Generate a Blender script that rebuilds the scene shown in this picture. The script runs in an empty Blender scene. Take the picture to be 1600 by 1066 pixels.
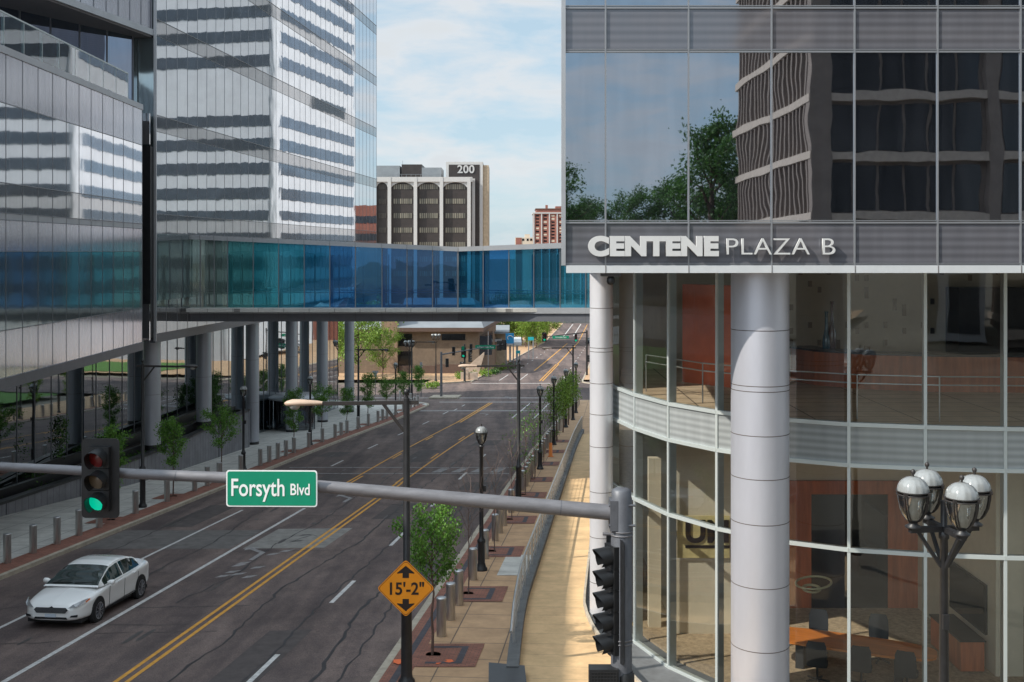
import bpy, math, random
from mathutils import Vector, Matrix
R = math.radians
random.seed(7)
sc = bpy.context.scene
col = sc.collection

# ------------------------------------------------------------------ camera, world, sun
F = 1710.0                      # focal length in pixels of a 1600 px wide frame
CZ = 11.0                       # camera height
cam_d = bpy.data.cameras.new('camera'); cam = bpy.data.objects.new('camera', cam_d); col.objects.link(cam)
cam.location = (0, 0, CZ); cam.rotation_euler = (R(90), 0, 0)
cam_d.sensor_width = 36; cam_d.lens = 36*F/1600; cam_d.shift_y = -140/1600
cam_d.clip_start = 0.1; cam_d.clip_end = 6000
sc.camera = cam

SUN_EL, SUN_AZ = 41, -113       # azimuth measured from +Y towards +X: the sun stands left, a little behind
w = bpy.data.worlds.new('World'); sc.world = w; w.use_nodes = True
nt = w.node_tree; nt.nodes.clear()
def N(nt, t, **k):
    n = nt.nodes.new(t)
    for a, b in k.items(): setattr(n, a, b)
    return n
out = N(nt, 'ShaderNodeOutputWorld'); bg = N(nt, 'ShaderNodeBackground'); bg.inputs[1].default_value = 0.15
sky = N(nt, 'ShaderNodeTexSky', sky_type='NISHITA', sun_disc=False)
sky.sun_elevation = R(SUN_EL); sky.sun_rotation = R(SUN_AZ); sky.air_density = 1.0; sky.dust_density = .8; sky.ozone_density = 1.5
tc = N(nt, 'ShaderNodeTexCoord'); mp = N(nt, 'ShaderNodeMapping'); mp.inputs['Scale'].default_value = (1, 1, 3.4)
mp.inputs['Location'].default_value = (0.37, 0.1, 0.55)
n1 = N(nt, 'ShaderNodeTexNoise'); n1.inputs['Scale'].default_value = 9; n1.inputs['Detail'].default_value = 9; n1.inputs['Roughness'].default_value = .56; n1.inputs['Distortion'].default_value = .25
r1 = N(nt, 'ShaderNodeValToRGB'); r1.color_ramp.elements[0].position = .43; r1.color_ramp.elements[1].position = .68
r1.color_ramp.elements[0].color = (.9, .9, .9, 1); r1.color_ramp.elements[1].color = (1, 1, 1, 1)
n2 = N(nt, 'ShaderNodeTexNoise'); n2.inputs['Scale'].default_value = 7; n2.inputs['Detail'].default_value = 4
cc = N(nt, 'ShaderNodeMix', data_type='RGBA'); cc.inputs[6].default_value = (1.28, 1.68, 1.95, 1); cc.inputs[7].default_value = (2.0, 2.12, 2.22, 1)
mx = N(nt, 'ShaderNodeMix', data_type='RGBA')
L = nt.links.new
L(tc.outputs['Generated'], mp.inputs[0]); L(mp.outputs[0], n1.inputs[0]); L(mp.outputs[0], n2.inputs[0])
L(n1.outputs[0], r1.inputs[0]); L(r1.outputs[0], mx.inputs[0]); r2 = N(nt, 'ShaderNodeMapRange'); r2.inputs['From Min'].default_value = .40; r2.inputs['From Max'].default_value = .60; L(n1.outputs[0], r2.inputs[0]); L(r2.outputs[0], cc.inputs[0])
# the haze and cloud are brighter towards the sun
dt = N(nt, 'ShaderNodeVectorMath', operation='DOT_PRODUCT'); dt.inputs[1].default_value = (math.sin(R(SUN_AZ))*math.cos(R(SUN_EL)), math.cos(R(SUN_AZ))*math.cos(R(SUN_EL)), math.sin(R(SUN_EL)))
gl = N(nt, 'ShaderNodeMapRange'); gl.inputs['From Min'].default_value = .35; gl.inputs['From Max'].default_value = 1; gl.inputs['To Min'].default_value = 1; gl.inputs['To Max'].default_value = 3.0
cl = N(nt, 'ShaderNodeVectorMath', operation='SCALE'); L(tc.outputs['Generated'], dt.inputs[0]); L(dt.outputs['Value'], gl.inputs[0]); L(cc.outputs[2], cl.inputs[0]); L(gl.outputs[0], cl.inputs['Scale'])
L(sky.outputs[0], mx.inputs[6]); L(cl.outputs[0], mx.inputs[7]); L(mx.outputs[2], bg.inputs[0]); L(bg.outputs[0], out.inputs[0])

sd = bpy.data.lights.new('sun', 'SUN'); so = bpy.data.objects.new('sun', sd); col.objects.link(so)
sd.energy = 2.2; sd.angle = R(.6); sd.color = (1, .93, .82)
sv = Vector((math.sin(R(SUN_AZ))*math.cos(R(SUN_EL)), math.cos(R(SUN_AZ))*math.cos(R(SUN_EL)), math.sin(R(SUN_EL))))
so.rotation_euler = sv.to_track_quat('Z', 'Y').to_euler(); so.location = (0, 0, 80)
sc.view_settings.view_transform = 'Standard'; sc.view_settings.look = 'None'; sc.view_settings.gamma = 1
sc.view_settings.exposure = 1.27
sc.cycles.max_bounces = 9; sc.cycles.glossy_bounces = 5; sc.cycles.transparent_max_bounces = 12
sc.cycles.sample_clamp_indirect = 4

# ------------------------------------------------------------------ street frame
def lerp(a, b, t): return a+(b-a)*t
PROF = [(-400, 6.0), (-35, 6.0), (100, 15.63), (125, 17.0), (150, 17.9), (200, 20.4), (310, 25.7), (420, 27.6), (6000, 28)]
def H(z):
    for (a, ha), (b, hb) in zip(PROF, PROF[1:]):
        if z <= b: return lerp(ha, hb, (z-a)/(b-a))
    return PROF[-1][1]
def G(z): return CZ-H(z)                        # ground height at depth z
def cs(z):
    t = max(0, min(1, (z-70)/75)); return 1.3*t*t*(3-2*t)
def SX(a, z): return a+cs(z)+.0936*z            # street offset -> x
def S(a, z, h=0): return Vector((SX(a, z), z, G(z)+h))
HEAD = -math.atan(.0936)                        # rotation that lines +Y up with the street

# ------------------------------------------------------------------ materials
def mat(name, colr, rough=.6, metal=0, spec=.5, noise=0, nscale=3, bump=0, bscale=20, col2=None, emit=0, stretch=None, coat=0):
    m = bpy.data.materials.new(name); m.use_nodes = True; t = m.node_tree; b = t.nodes['Principled BSDF']
    b.inputs['Base Color'].default_value = (*colr, 1); b.inputs['Roughness'].default_value = rough
    b.inputs['Metallic'].default_value = metal; b.inputs['Specular IOR Level'].default_value = spec
    b.inputs['Coat Weight'].default_value = coat
    if emit: b.inputs['Emission Color'].default_value = (*colr, 1); b.inputs['Emission Strength'].default_value = emit
    if noise or bump:
        c = N(t, 'ShaderNodeTexCoord'); mp = N(t, 'ShaderNodeMapping'); t.links.new(c.outputs['Object'], mp.inputs[0])
        if stretch: mp.inputs['Scale'].default_value = stretch
    if noise:
        n = N(t, 'ShaderNodeTexNoise'); n.inputs['Scale'].default_value = nscale; n.inputs['Detail'].default_value = 8; n.inputs['Roughness'].default_value = .65
        r = N(t, 'ShaderNodeValToRGB'); r.color_ramp.elements[0].position = .3; r.color_ramp.elements[1].position = .7
        c2 = col2 or tuple(x*(1-noise) for x in colr); c1 = colr if col2 else tuple(min(1, x*(1+noise)) for x in colr)
        r.color_ramp.elements[0].color = (*c2, 1); r.color_ramp.elements[1].color = (*c1, 1)
        t.links.new(mp.outputs[0], n.inputs[0]); t.links.new(n.outputs[0], r.inputs[0]); t.links.new(r.outputs[0], b.inputs['Base Color'])
    if bump:
        n = N(t, 'ShaderNodeTexNoise'); n.inputs['Scale'].default_value = bscale; n.inputs['Detail'].default_value = 6
        bb = N(t, 'ShaderNodeBump'); bb.inputs['Strength'].default_value = 1; bb.inputs['Distance'].default_value = bump
        t.links.new(mp.outputs[0], n.inputs[0]); t.links.new(n.outputs[0], bb.inputs['Height']); t.links.new(bb.outputs[0], b.inputs['Normal'])
    return m

def mirror(name, colr, rough=.015, wave=.004, pw=1.524, ph=3.0, nscale=.6, diffuse=None, dfac=0, lines=0, tilt=1.0):
    """glass curtain wall: reflective sheet with the slow waves and panel-to-panel tilt of tempered panes (UV in metres)"""
    m = bpy.data.materials.new(name); m.use_nodes = True; t = m.node_tree; t.nodes.clear(); l = t.links.new
    o = N(t, 'ShaderNodeOutputMaterial'); g = N(t, 'ShaderNodeBsdfPrincipled')
    g.inputs['Base Color'].default_value = (*colr, 1); g.inputs['Metallic'].default_value = 1; g.inputs['Roughness'].default_value = rough
    uv = N(t, 'ShaderNodeUVMap'); dv = N(t, 'ShaderNodeVectorMath', operation='DIVIDE'); dv.inputs[1].default_value = (pw, ph, 1)
    fl = N(t, 'ShaderNodeVectorMath', operation='FLOOR'); fr = N(t, 'ShaderNodeVectorMath', operation='FRACTION')
    wn = N(t, 'ShaderNodeTexWhiteNoise', noise_dimensions='3D')
    l(uv.outputs[0], dv.inputs[0]); l(dv.outputs[0], fl.inputs[0]); l(dv.outputs[0], fr.inputs[0]); l(fl.outputs[0], wn.inputs['Vector'])
    ns = N(t, 'ShaderNodeTexNoise', noise_dimensions='4D'); ns.inputs['Scale'].default_value = nscale; ns.inputs['Detail'].default_value = 1.5
    ml = N(t, 'ShaderNodeMath', operation='MULTIPLY'); ml.inputs[1].default_value = 40
    l(wn.outputs['Value'], ml.inputs[0]); l(ml.outputs[0], ns.inputs['W']); l(uv.outputs[0], ns.inputs['Vector'])
    ctr = N(t, 'ShaderNodeVectorMath', operation='SUBTRACT'); ctr.inputs[1].default_value = (.5, .5, .5); l(wn.outputs['Color'], ctr.inputs[0])
    dp = N(t, 'ShaderNodeVectorMath', operation='DOT_PRODUCT'); l(ctr.outputs[0], dp.inputs[0]); l(fr.outputs[0], dp.inputs[1])
    m2 = N(t, 'ShaderNodeMath', operation='MULTIPLY'); m2.inputs[1].default_value = tilt; l(dp.outputs['Value'], m2.inputs[0])
    ad = N(t, 'ShaderNodeMath', operation='ADD'); l(ns.outputs[0], ad.inputs[0]); l(m2.outputs[0], ad.inputs[1])
    b = N(t, 'ShaderNodeBump'); b.inputs['Strength'].default_value = 1; b.inputs['Distance'].default_value = wave
    l(ad.outputs[0], b.inputs['Height']); l(b.outputs[0], g.inputs['Normal'])
    # faint streaks of dust
    d2 = N(t, 'ShaderNodeTexNoise'); d2.inputs['Scale'].default_value = 1.2; mpp = N(t, 'ShaderNodeMapping'); mpp.inputs['Scale'].default_value = (3.5, .35, 1)
    l(uv.outputs[0], mpp.inputs[0]); l(mpp.outputs[0], d2.inputs[0])
    df = N(t, 'ShaderNodeBsdfDiffuse'); df.inputs[0].default_value = (*(diffuse or (.3, .32, .34)), 1)
    if lines:
        wv = N(t, 'ShaderNodeTexWave', bands_direction='Y'); wv.inputs['Scale'].default_value = lines; l(uv.outputs[0], wv.inputs[0])
        dcol = diffuse or (.3, .32, .34)
        mc = N(t, 'ShaderNodeMix', data_type='RGBA'); mc.inputs[6].default_value = (*[c*.72 for c in dcol], 1); mc.inputs[7].default_value = (*dcol, 1)
        l(wv.outputs['Fac'], mc.inputs[0]); l(mc.outputs[2], df.inputs[0])
    mxs = N(t, 'ShaderNodeMixShader')
    mr = N(t, 'ShaderNodeMapRange'); mr.inputs['From Min'].default_value = .3; mr.inputs['From Max'].default_value = .7
    mr.inputs['To Min'].default_value = max(0, dfac-.05); mr.inputs['To Max'].default_value = dfac+.05
    l(d2.outputs[0], mr.inputs[0]); l(mr.outputs[0], mxs.inputs[0]); l(g.outputs[0], mxs.inputs[1]); l(df.outputs[0], mxs.inputs[2]); l(mxs.outputs[0], o.inputs[0])
    return m

def clearglass(name, tint=(.75, .83, .8), refl=1.6, wave=.003, pw=1.6, minr=.1):
    m = bpy.data.materials.new(name); m.use_nodes = True; t = m.node_tree; t.nodes.clear(); l = t.links.new
    o = N(t, 'ShaderNodeOutputMaterial'); g = N(t, 'ShaderNodeBsdfGlossy'); g.inputs['Roughness'].default_value = .01; g.inputs[0].default_value = (.9, .95, 1, 1)
    tr = N(t, 'ShaderNodeBsdfTransparent'); tr.inputs[0].default_value = (*tint, 1)
    f = N(t, 'ShaderNodeFresnel'); f.inputs[0].default_value = refl
    ad = N(t, 'ShaderNodeMath', operation='ADD'); ad.inputs[1].default_value = minr; l(f.outputs[0], ad.inputs[0])
    uv = N(t, 'ShaderNodeUVMap'); ns = N(t, 'ShaderNodeTexNoise'); ns.inputs['Scale'].default_value = .7; ns.inputs['Detail'].default_value = 1
    l(uv.outputs[0], ns.inputs[0]); b = N(t, 'ShaderNodeBump'); b.inputs['Distance'].default_value = wave; l(ns.outputs[0], b.inputs['Height']); l(b.outputs[0], g.inputs['Normal'])
    mxs = N(t, 'ShaderNodeMixShader'); l(ad.outputs[0], mxs.inputs[0]); l(tr.outputs[0], mxs.inputs[1]); l(g.outputs[0], mxs.inputs[2]); l(mxs.outputs[0], o.inputs[0])
    return m

def asphalt():
    m = bpy.data.materials.new('asphalt'); m.use_nodes = True; t = m.node_tree; b = t.nodes['Principled BSDF']; l = t.links.new
    b.inputs['Roughness'].default_value = .85; b.inputs['Specular IOR Level'].default_value = .3
    c = N(t, 'ShaderNodeTexCoord')
    def nz(scale, st=(1, 1, 1), det=6, rot=0):
        mp = N(t, 'ShaderNodeMapping'); mp.inputs['Scale'].default_value = st; mp.inputs['Rotation'].default_value = (0, 0, rot); l(c.outputs['Object'], mp.inputs[0])
        n = N(t, 'ShaderNodeTexNoise'); n.inputs['Scale'].default_value = scale; n.inputs['Detail'].default_value = det; n.inputs['Roughness'].default_value = .7; l(mp.outputs[0], n.inputs[0]); return n
    def ramp(n, p0, c0, p1, c1):
        r = N(t, 'ShaderNodeValToRGB'); r.color_ramp.elements[0].position = p0; r.color_ramp.elements[1].position = p1
        r.color_ramp.elements[0].color = (*c0, 1); r.color_ramp.elements[1].color = (*c1, 1); l(n.outputs[0], r.inputs[0]); return r
    def mul(a, bb, mode='MULTIPLY', fac=1):
        x = N(t, 'ShaderNodeMix', data_type='RGBA', blend_type=mode); x.inputs[0].default_value = fac
        l(a, x.inputs[6]); l(bb, x.inputs[7]); return x.outputs[2]
    base = ramp(nz(.22), .3, (.098, .077, .073), .72, (.175, .138, .127))
    tracks = ramp(nz(.55, (1, .035, 1), 3, HEAD*-1), .38, (.68, .68, .71), .62, (1.22, 1.19, 1.16))
    fine = ramp(nz(28, det=3), .3, (.62, .62, .64), .7, (1.4, 1.38, 1.36))
    blotch = ramp(nz(1.6, (1, .45, 1), 8), .38, (.8, .8, .82), .62, (1.12, 1.1, 1.08))
    pale = ramp(nz(.13, (1, 2, 1), 6), .6, (0, 0, 0), .8, (.035, .03, .03))
    x = mul(base.outputs[0], tracks.outputs[0]); x = mul(x, fine.outputs[0]); x = mul(x, blotch.outputs[0]); x = mul(x, pale.outputs[0], 'ADD'); l(x, b.inputs['Base Color'])
    bb = N(t, 'ShaderNodeBump'); bb.inputs['Distance'].default_value = .006; l(nz(60, det=2).outputs[0], bb.inputs['Height']); l(bb.outputs[0], b.inputs['Normal'])
    return m

def pavers(name, c1, c2, mortar, sx, sy, rot=0, mort=.012, warp=.3):
    m = bpy.data.materials.new(name); m.use_nodes = True; t = m.node_tree; b = t.nodes['Principled BSDF']; l = t.links.new
    b.inputs['Roughness'].default_value = .8
    c = N(t, 'ShaderNodeTexCoord'); mp = N(t, 'ShaderNodeMapping'); mp.inputs['Rotation'].default_value = (0, 0, rot); l(c.outputs['Object'], mp.inputs[0])
    br = N(t, 'ShaderNodeTexBrick'); br.inputs['Scale'].default_value = 1; br.inputs['Brick Width'].default_value = sx; br.inputs['Row Height'].default_value = sy
    br.offset = 0 if sx == sy or warp == 0 else .5
    br.inputs['Mortar Size'].default_value = mort; br.inputs['Color1'].default_value = (*c1, 1); br.inputs['Color2'].default_value = (*c2, 1); br.inputs['Mortar'].default_value = (*mortar, 1)
    l(mp.outputs[0], br.inputs[0])
    n = N(t, 'ShaderNodeTexNoise'); n.inputs['Scale'].default_value = 1.3; n.inputs['Detail'].default_value = 9; n.inputs['Roughness'].default_value = .7; l(c.outputs['Object'], n.inputs[0])
    r = N(t, 'ShaderNodeValToRGB'); r.color_ramp.elements[0].position = .3; r.color_ramp.elements[1].position = .7
    r.color_ramp.elements[0].color = (.72, .72, .72, 1); r.color_ramp.elements[1].color = (1.12, 1.12, 1.12, 1); l(n.outputs[0], r.inputs[0])
    x = N(t, 'ShaderNodeMix', data_type='RGBA', blend_type='MULTIPLY'); x.inputs[0].default_value = 1
    l(br.outputs[0], x.inputs[6]); l(r.outputs[0], x.inputs[7]); l(x.outputs[2], b.inputs['Base Color'])
    bb = N(t, 'ShaderNodeBump'); bb.inputs['Distance'].default_value = .004; l(br.outputs['Fac'], bb.inputs['Height']); bb.invert = True; l(bb.outputs[0], b.inputs['Normal'])
    return m

def leafmat(name, c1, c2, c3):
    m = bpy.data.materials.new(name); m.use_nodes = True; t = m.node_tree; b = t.nodes['Principled BSDF']; l = t.links.new
    b.inputs['Roughness'].default_value = .55; b.inputs['Transmission Weight'].default_value = 0
    g = N(t, 'ShaderNodeNewGeometry'); r = N(t, 'ShaderNodeValToRGB'); e = r.color_ramp.elements
    e[0].color = (*c1, 1); e[1].color = (*c3, 1); k = e.new(.5); k.color = (*c2, 1)
    l(g.outputs['Random Per Island'], r.inputs[0]); l(r.outputs[0], b.inputs['Base Color'])
    tl = N(t, 'ShaderNodeBsdfTranslucent'); l(r.outputs[0], tl.inputs[0]); ms = N(t, 'ShaderNodeMixShader'); ms.inputs[0].default_value = .3
    o = t.nodes['Material Output']; l(b.outputs[0], ms.inputs[1]); l(tl.outputs[0], ms.inputs[2]); l(ms.outputs[0], o.inputs[0])
    return m

M = {}
M['asphalt'] = asphalt()
M['black'] = mat('black painted metal', (.018, .018, .02), .42, 0, .5, noise=.3, nscale=6)
M['blackpl'] = mat('black signal plastic', (.012, .013, .015), .45, noise=.3, nscale=8)
M['bronze'] = mat('dark bronze paint', (.026, .022, .021), .5, 0, .5, noise=.25, nscale=5)
M['galv'] = mat('galvanised steel', (.175, .172, .185), .55, .4, noise=.22, nscale=3, stretch=(.8, 3, 3), bump=.0006, bscale=40)
M['polegrey'] = mat('grey painted pole', (.095, .10, .115), .5, .2, noise=.2, nscale=5)
M['steel'] = mat('brushed stainless steel', (.50, .49, .48), .3, .95, noise=.2, nscale=9, stretch=(6, 6, .25))
M['steelr'] = mat('rail stainless steel', (.55, .55, .55), .3, .8, noise=.1)
M['colm'] = mat('lavender grey metal cladding', (.50, .51, .57), .38, .45, noise=.07, nscale=1.2, stretch=(1, 1, .3), bump=.0008, bscale=1.5)
M['colp'] = mat('pale metal cladding', (.66, .66, .70), .4, .35, noise=.08, nscale=1.2, stretch=(1, 1, .3))
M['colm2'] = mat('slate blue grey metal cladding', (.40, .415, .46), .4, .45, noise=.09, nscale=1.2, stretch=(1, 1, .3))
M['joint'] = mat('dark joint', (.10, .085, .08), .7)
M['conc'] = pavers('pale concrete flags', (.58, .57, .53), (.53, .52, .49), (.22, .21, .2), 1.5, 1.5, -HEAD, .018, 0)
M['tan'] = pavers('tan concrete flags', (.54, .345, .20), (.48, .305, .175), (.18, .13, .095), 1.45, 1.45, -HEAD, .018, 0)
M['ramp'] = pavers('sand coloured ramp concrete', (.66, .45, .24), (.61, .41, .22), (.46, .33, .19), 6.0, .95, -HEAD, .014, 0)
M['brick'] = pavers('red brick paving', (.33, .135, .09), (.25, .10, .07), (.13, .08, .065), .2, .1, -HEAD, .008)
M['dbrick'] = pavers('charcoal brick paving', (.085, .08, .095), (.065, .06, .075), (.06, .055, .06), .2, .1, -HEAD, .008)
M['kerb'] = mat('kerb concrete', (.40, .35, .28), .85, noise=.25, nscale=3)
M['patch'] = mat('concrete road patch', (.22, .21, .195), .9, noise=.25, nscale=2.5, bump=.002)
M['paint'] = mat('worn white road paint', (.52, .51, .50), .75, noise=.3, nscale=7)
M['faint'] = mat('faded white road paint', (.24, .23, .23), .8, noise=.4, nscale=5)
M['yellow'] = mat('worn yellow road paint', (.62, .30, .045), .75, noise=.25, nscale=6)
M['crack'] = mat('tar crack sealing', (.028, .024, .026), .7, noise=.3)
M['grass'] = mat('lawn grass', (.075, .16, .03), .9, noise=.35, nscale=2, bump=.03, bscale=15)
M['earth'] = mat('ground', (.16, .14, .11), .95, noise=.3, nscale=.3)
M['soil'] = mat('mulch', (.035, .025, .02), .95, noise=.4, nscale=8, bump=.02)
M['granite'] = pavers('grey granite cladding', (.20, .20, .215), (.18, .18, .195), (.07, .07, .08), 1.2, .45, 0, .012)
M['wallc'] = mat('grey concrete upstand', (.12, .125, .13), .8, noise=.25, nscale=2.5)
M['dark'] = mat('black granite', (.02, .02, .022), .35, noise=.3)
M['whitem'] = mat('off white painted metal', (.62, .64, .66), .4, .2, noise=.05)
M['fascia'] = mat('satin aluminium fascia', (.42, .43, .45), .42, .5, noise=.08, nscale=1)
M['slate'] = mat('slate grey metal panel', (.15, .155, .175), .45, .3, noise=.08)
M['mullB'] = mat('grey aluminium mullion', (.27, .28, .30), .45, .5)
M['mull'] = mat('anodised mullion', (.22, .23, .25), .4, .6)
M['mullL'] = mat('pale green grey mullion', (.55, .60, .60), .45, .4)
M['soff'] = mat('soffit panel', (.16, .15, .155), .6, noise=.1)
M['letter'] = mat('satin steel lettering', (.62, .62, .62), .5, .2, noise=.05)
M['leaf'] = leafmat('young foliage', (.05, .13, .014), (.10, .24, .03), (.18, .36, .06))
M['leafd'] = leafmat('dark foliage', (.03, .085, .014), (.055, .14, .024), (.10, .21, .04))
M['leafy'] = leafmat('yellow green foliage', (.10, .19, .02), (.17, .29, .035), (.27, .40, .06))
M['bark'] = mat('bark', (.12, .075, .06), .9, noise=.35, nscale=12)
M['terra'] = mat('weathered twig', (.15, .105, .09), .9, noise=.3, nscale=12)
M['green'] = mat('green sign sheeting', (.0, .23, .13), .45, spec=.4, noise=.05)
M['white'] = mat('white reflective lettering', (.80, .82, .82), .5)
M['orange'] = mat('amber sign sheeting', (.86, .30, .01), .45, noise=.05)
M['ink'] = mat('black lettering', (.02, .012, .01), .5)
M['maroon'] = mat('dark red border', (.20, .03, .01), .5)
M['glowg'] = mat('lit green lens', (.0, .50, .30), .3, emit=.35)
M['redoff'] = mat('unlit red lens', (.16, .012, .012), .25, coat=.5)
M['amboff'] = mat('unlit amber lens', (.16, .12, .08), .25, coat=.5)
M['globe'] = mat('ribbed white glass globe', (.24, .25, .25), .18, spec=.7, noise=.12, nscale=20, stretch=(1, 1, .1), coat=.6)
M['lglass'] = clearglass('clear lantern glass', (.8, .82, .8), 1.5, .002, minr=.22)
M['lens'] = mat('pale inner lens', (.30, .30, .275), .3, noise=.2, nscale=9, stretch=(1, 1, .4), coat=.4)
M['cobra'] = mat('tan luminaire housing', (.50, .37, .28), .5, noise=.12)
M['carpaint'] = mat('pearl white paint', (.88, .88, .87), .22, 0, .6, coat=1)
M['carglass'] = mat('dark car glass', (.012, .022, .018), .04, 0, .6)
M['tyre'] = mat('tyre rubber', (.016, .016, .017), .8)
M['rim'] = mat('alloy rim', (.42, .42, .44), .3, .8)
M['chrome'] = mat('dark grille', (.04, .045, .055), .3, .6)
M['lamp'] = mat('headlight glass', (.35, .36, .37), .08, .3, coat=1)
M['amber'] = mat('amber reflector', (.75, .16, .02), .3)
M['plate'] = mat('licence plate', (.55, .62, .7), .4)
M['tower'] = mirror('tower vision glass', (.70, .73, .77), .02, .0042, 1.524, 60, .55, tilt=.5)
M['towers'] = mirror('tower spandrel glass', (.50, .51, .53), .03, .0042, 1.524, 60, .55, (.20, .20, .205), .2, tilt=.5)
M['blockg'] = mirror('podium vision glass', (.70, .73, .78), .03, .0035, 1.5, 60, .5, tilt=.5)
M['blockb'] = mirror('podium fritted glass', (.66, .67, .72), .14, .005, 1.5, 60, .7, (.44, .44, .49), .40, 6, .6)
M['blockt'] = mirror('podium teal glass', (.36, .41, .43), .06, .006, 1.5, 60, .7, (.16, .20, .21), .34, tilt=.6)
M['lobbym'] = mirror('ground floor mirror glass', (.42, .47, .50), .02, .003, 1.5, 60, .5, (.02, .03, .03), .1, tilt=.5)
M['bglass'] = mirror('grey blue office glass', (.36, .40, .46), .012, .0036, 1.66, 1000, .75, (.06, .065, .08), .06, tilt=.6)
M['bspan'] = mirror('louvred spandrel glass', (.22, .225, .24), .05, .004, 1.66, 60, .6, (.19, .19, .215), .62, 1.9, .5)  # bands here and in the pale one paint shade of the louvres behind
M['bspan2'] = mirror('pale louvred spandrel', (.25, .28, .28), .05, .004, 1.66, 60, .6, (.42, .45, .46), .72, 1.9, .5)
M['lobby'] = clearglass('clear lobby glass', (.92, .95, .94), 1.45, .004, minr=.07)
M['balus'] = clearglass('balustrade glass', (.70, .82, .78), 1.5, .002, minr=.2)
M['terr'] = mirror('terrace glass', (.26, .31, .40), .02, .003, 1.5, 60, .5, (.02, .02, .025), .2)
M['doorg'] = clearglass('door glass', (.5, .55, .58), 1.5, .001, minr=.1)
M['white_stone'] = mat('pale precast concrete', (.46, .47, .50), .7, noise=.1, nscale=.3)
M['strip'] = mat('dark ribbon window', (.035, .045, .06), .08, 0, .8, noise=.4, nscale=.4)
M['strip_sky'] = mat('ribbon window with painted sky reflection', (.15, .19, .25), .12, .6, .8, noise=.25, nscale=.4)  # blue of the mirrored sky is put into the glass colour
M['brownc'] = mat('brown precast concrete', (.20, .155, .13), .8, noise=.15, nscale=1)
M['palec'] = mat('buff precast and sunlit ledge tone', (.42, .34, .28), .8, noise=.15)  # pale tone also paints sunlight onto the brown office ledges
M['blackwin'] = mat('black window glass', (.008, .009, .012), .08, 0, .6)
M['tanbrick'] = pavers('tan brick', (.30, .205, .14), (.27, .18, .125), (.2, .15, .11), .6, .2, 0, .02)
M['dkbrick'] = mat('dark brown cladding', (.035, .028, .027), .5, noise=.3, nscale=.6)
M['whiteframe'] = mat('white concrete frame', (.48, .48, .48), .7, noise=.06)
M['winpale'] = mat('window with blinds', (.36, .33, .26), .35, noise=.6, nscale=.9, col2=(.05, .055, .05), stretch=(1, 1, .05))
M['stone'] = mat('travertine side wall', (.44, .35, .25), .8, noise=.2, nscale=1.5)
M['zinc'] = mat('grey metal roof', (.26, .28, .30), .5, .3, noise=.12, nscale=.5)
M['fasb'] = mat('brown roof fascia', (.11, .07, .055), .7, noise=.15)
M['redbrick'] = mat('red brick wall', (.26, .105, .08), .85, noise=.2, nscale=.5)
M['cream'] = mat('cream wall', (.55, .49, .40), .8, noise=.1)
M['bluesign'] = mat('blue sign face', (.03, .30, .62), .4)
M['teal'] = mat('teal sign face', (.02, .38, .42), .4)
M['wood'] = mat('orange table wood', (.70, .22, .04), .3, noise=.25, nscale=2, stretch=(.4, 4, 1), coat=.4)
M['redwood'] = mat('red brown wood panel', (.46, .13, .05), .4, noise=.3, nscale=2, stretch=(3, 3, .3))
M['redwall'] = mat('terracotta wall', (.60, .14, .06), .6, noise=.1)
M['beige'] = mat('beige plaster', (.66, .58, .45), .85, noise=.05)
M['carpet'] = mat('brown carpet', (.38, .28, .18), .95, noise=.4, nscale=9)
M['stonef'] = pavers('warm stone floor', (.62, .46, .31), (.56, .41, .28), (.15, .11, .08), 2.4, .8, 0, .02, 0)
M['chairf'] = mat('dark office fabric', (.02, .022, .027), .7)
M['umpanel'] = mat('straw coloured panel', (.64, .53, .26), .6, noise=.3, nscale=2)
M['vaseb'] = mat('blue glaze', (.02, .11, .17), .15, coat=1)
M['vaser'] = mat('brown glaze', (.09, .03, .015), .2, coat=1)
M['gold'] = mat('pale brass ring', (.62, .56, .36), .35, .3)
M['tv'] = mat('screen', (.012, .013, .015), .1, coat=1)
M['carb'] = mat('dark blue grey car paint', (.035, .045, .06), .25, .2, coat=1)
M['constr'] = mat('orange barrel plastic', (.8, .22, .03), .5)
M['sprayo'] = mat('orange utility paint', (.8, .16, .05), .8)

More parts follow.
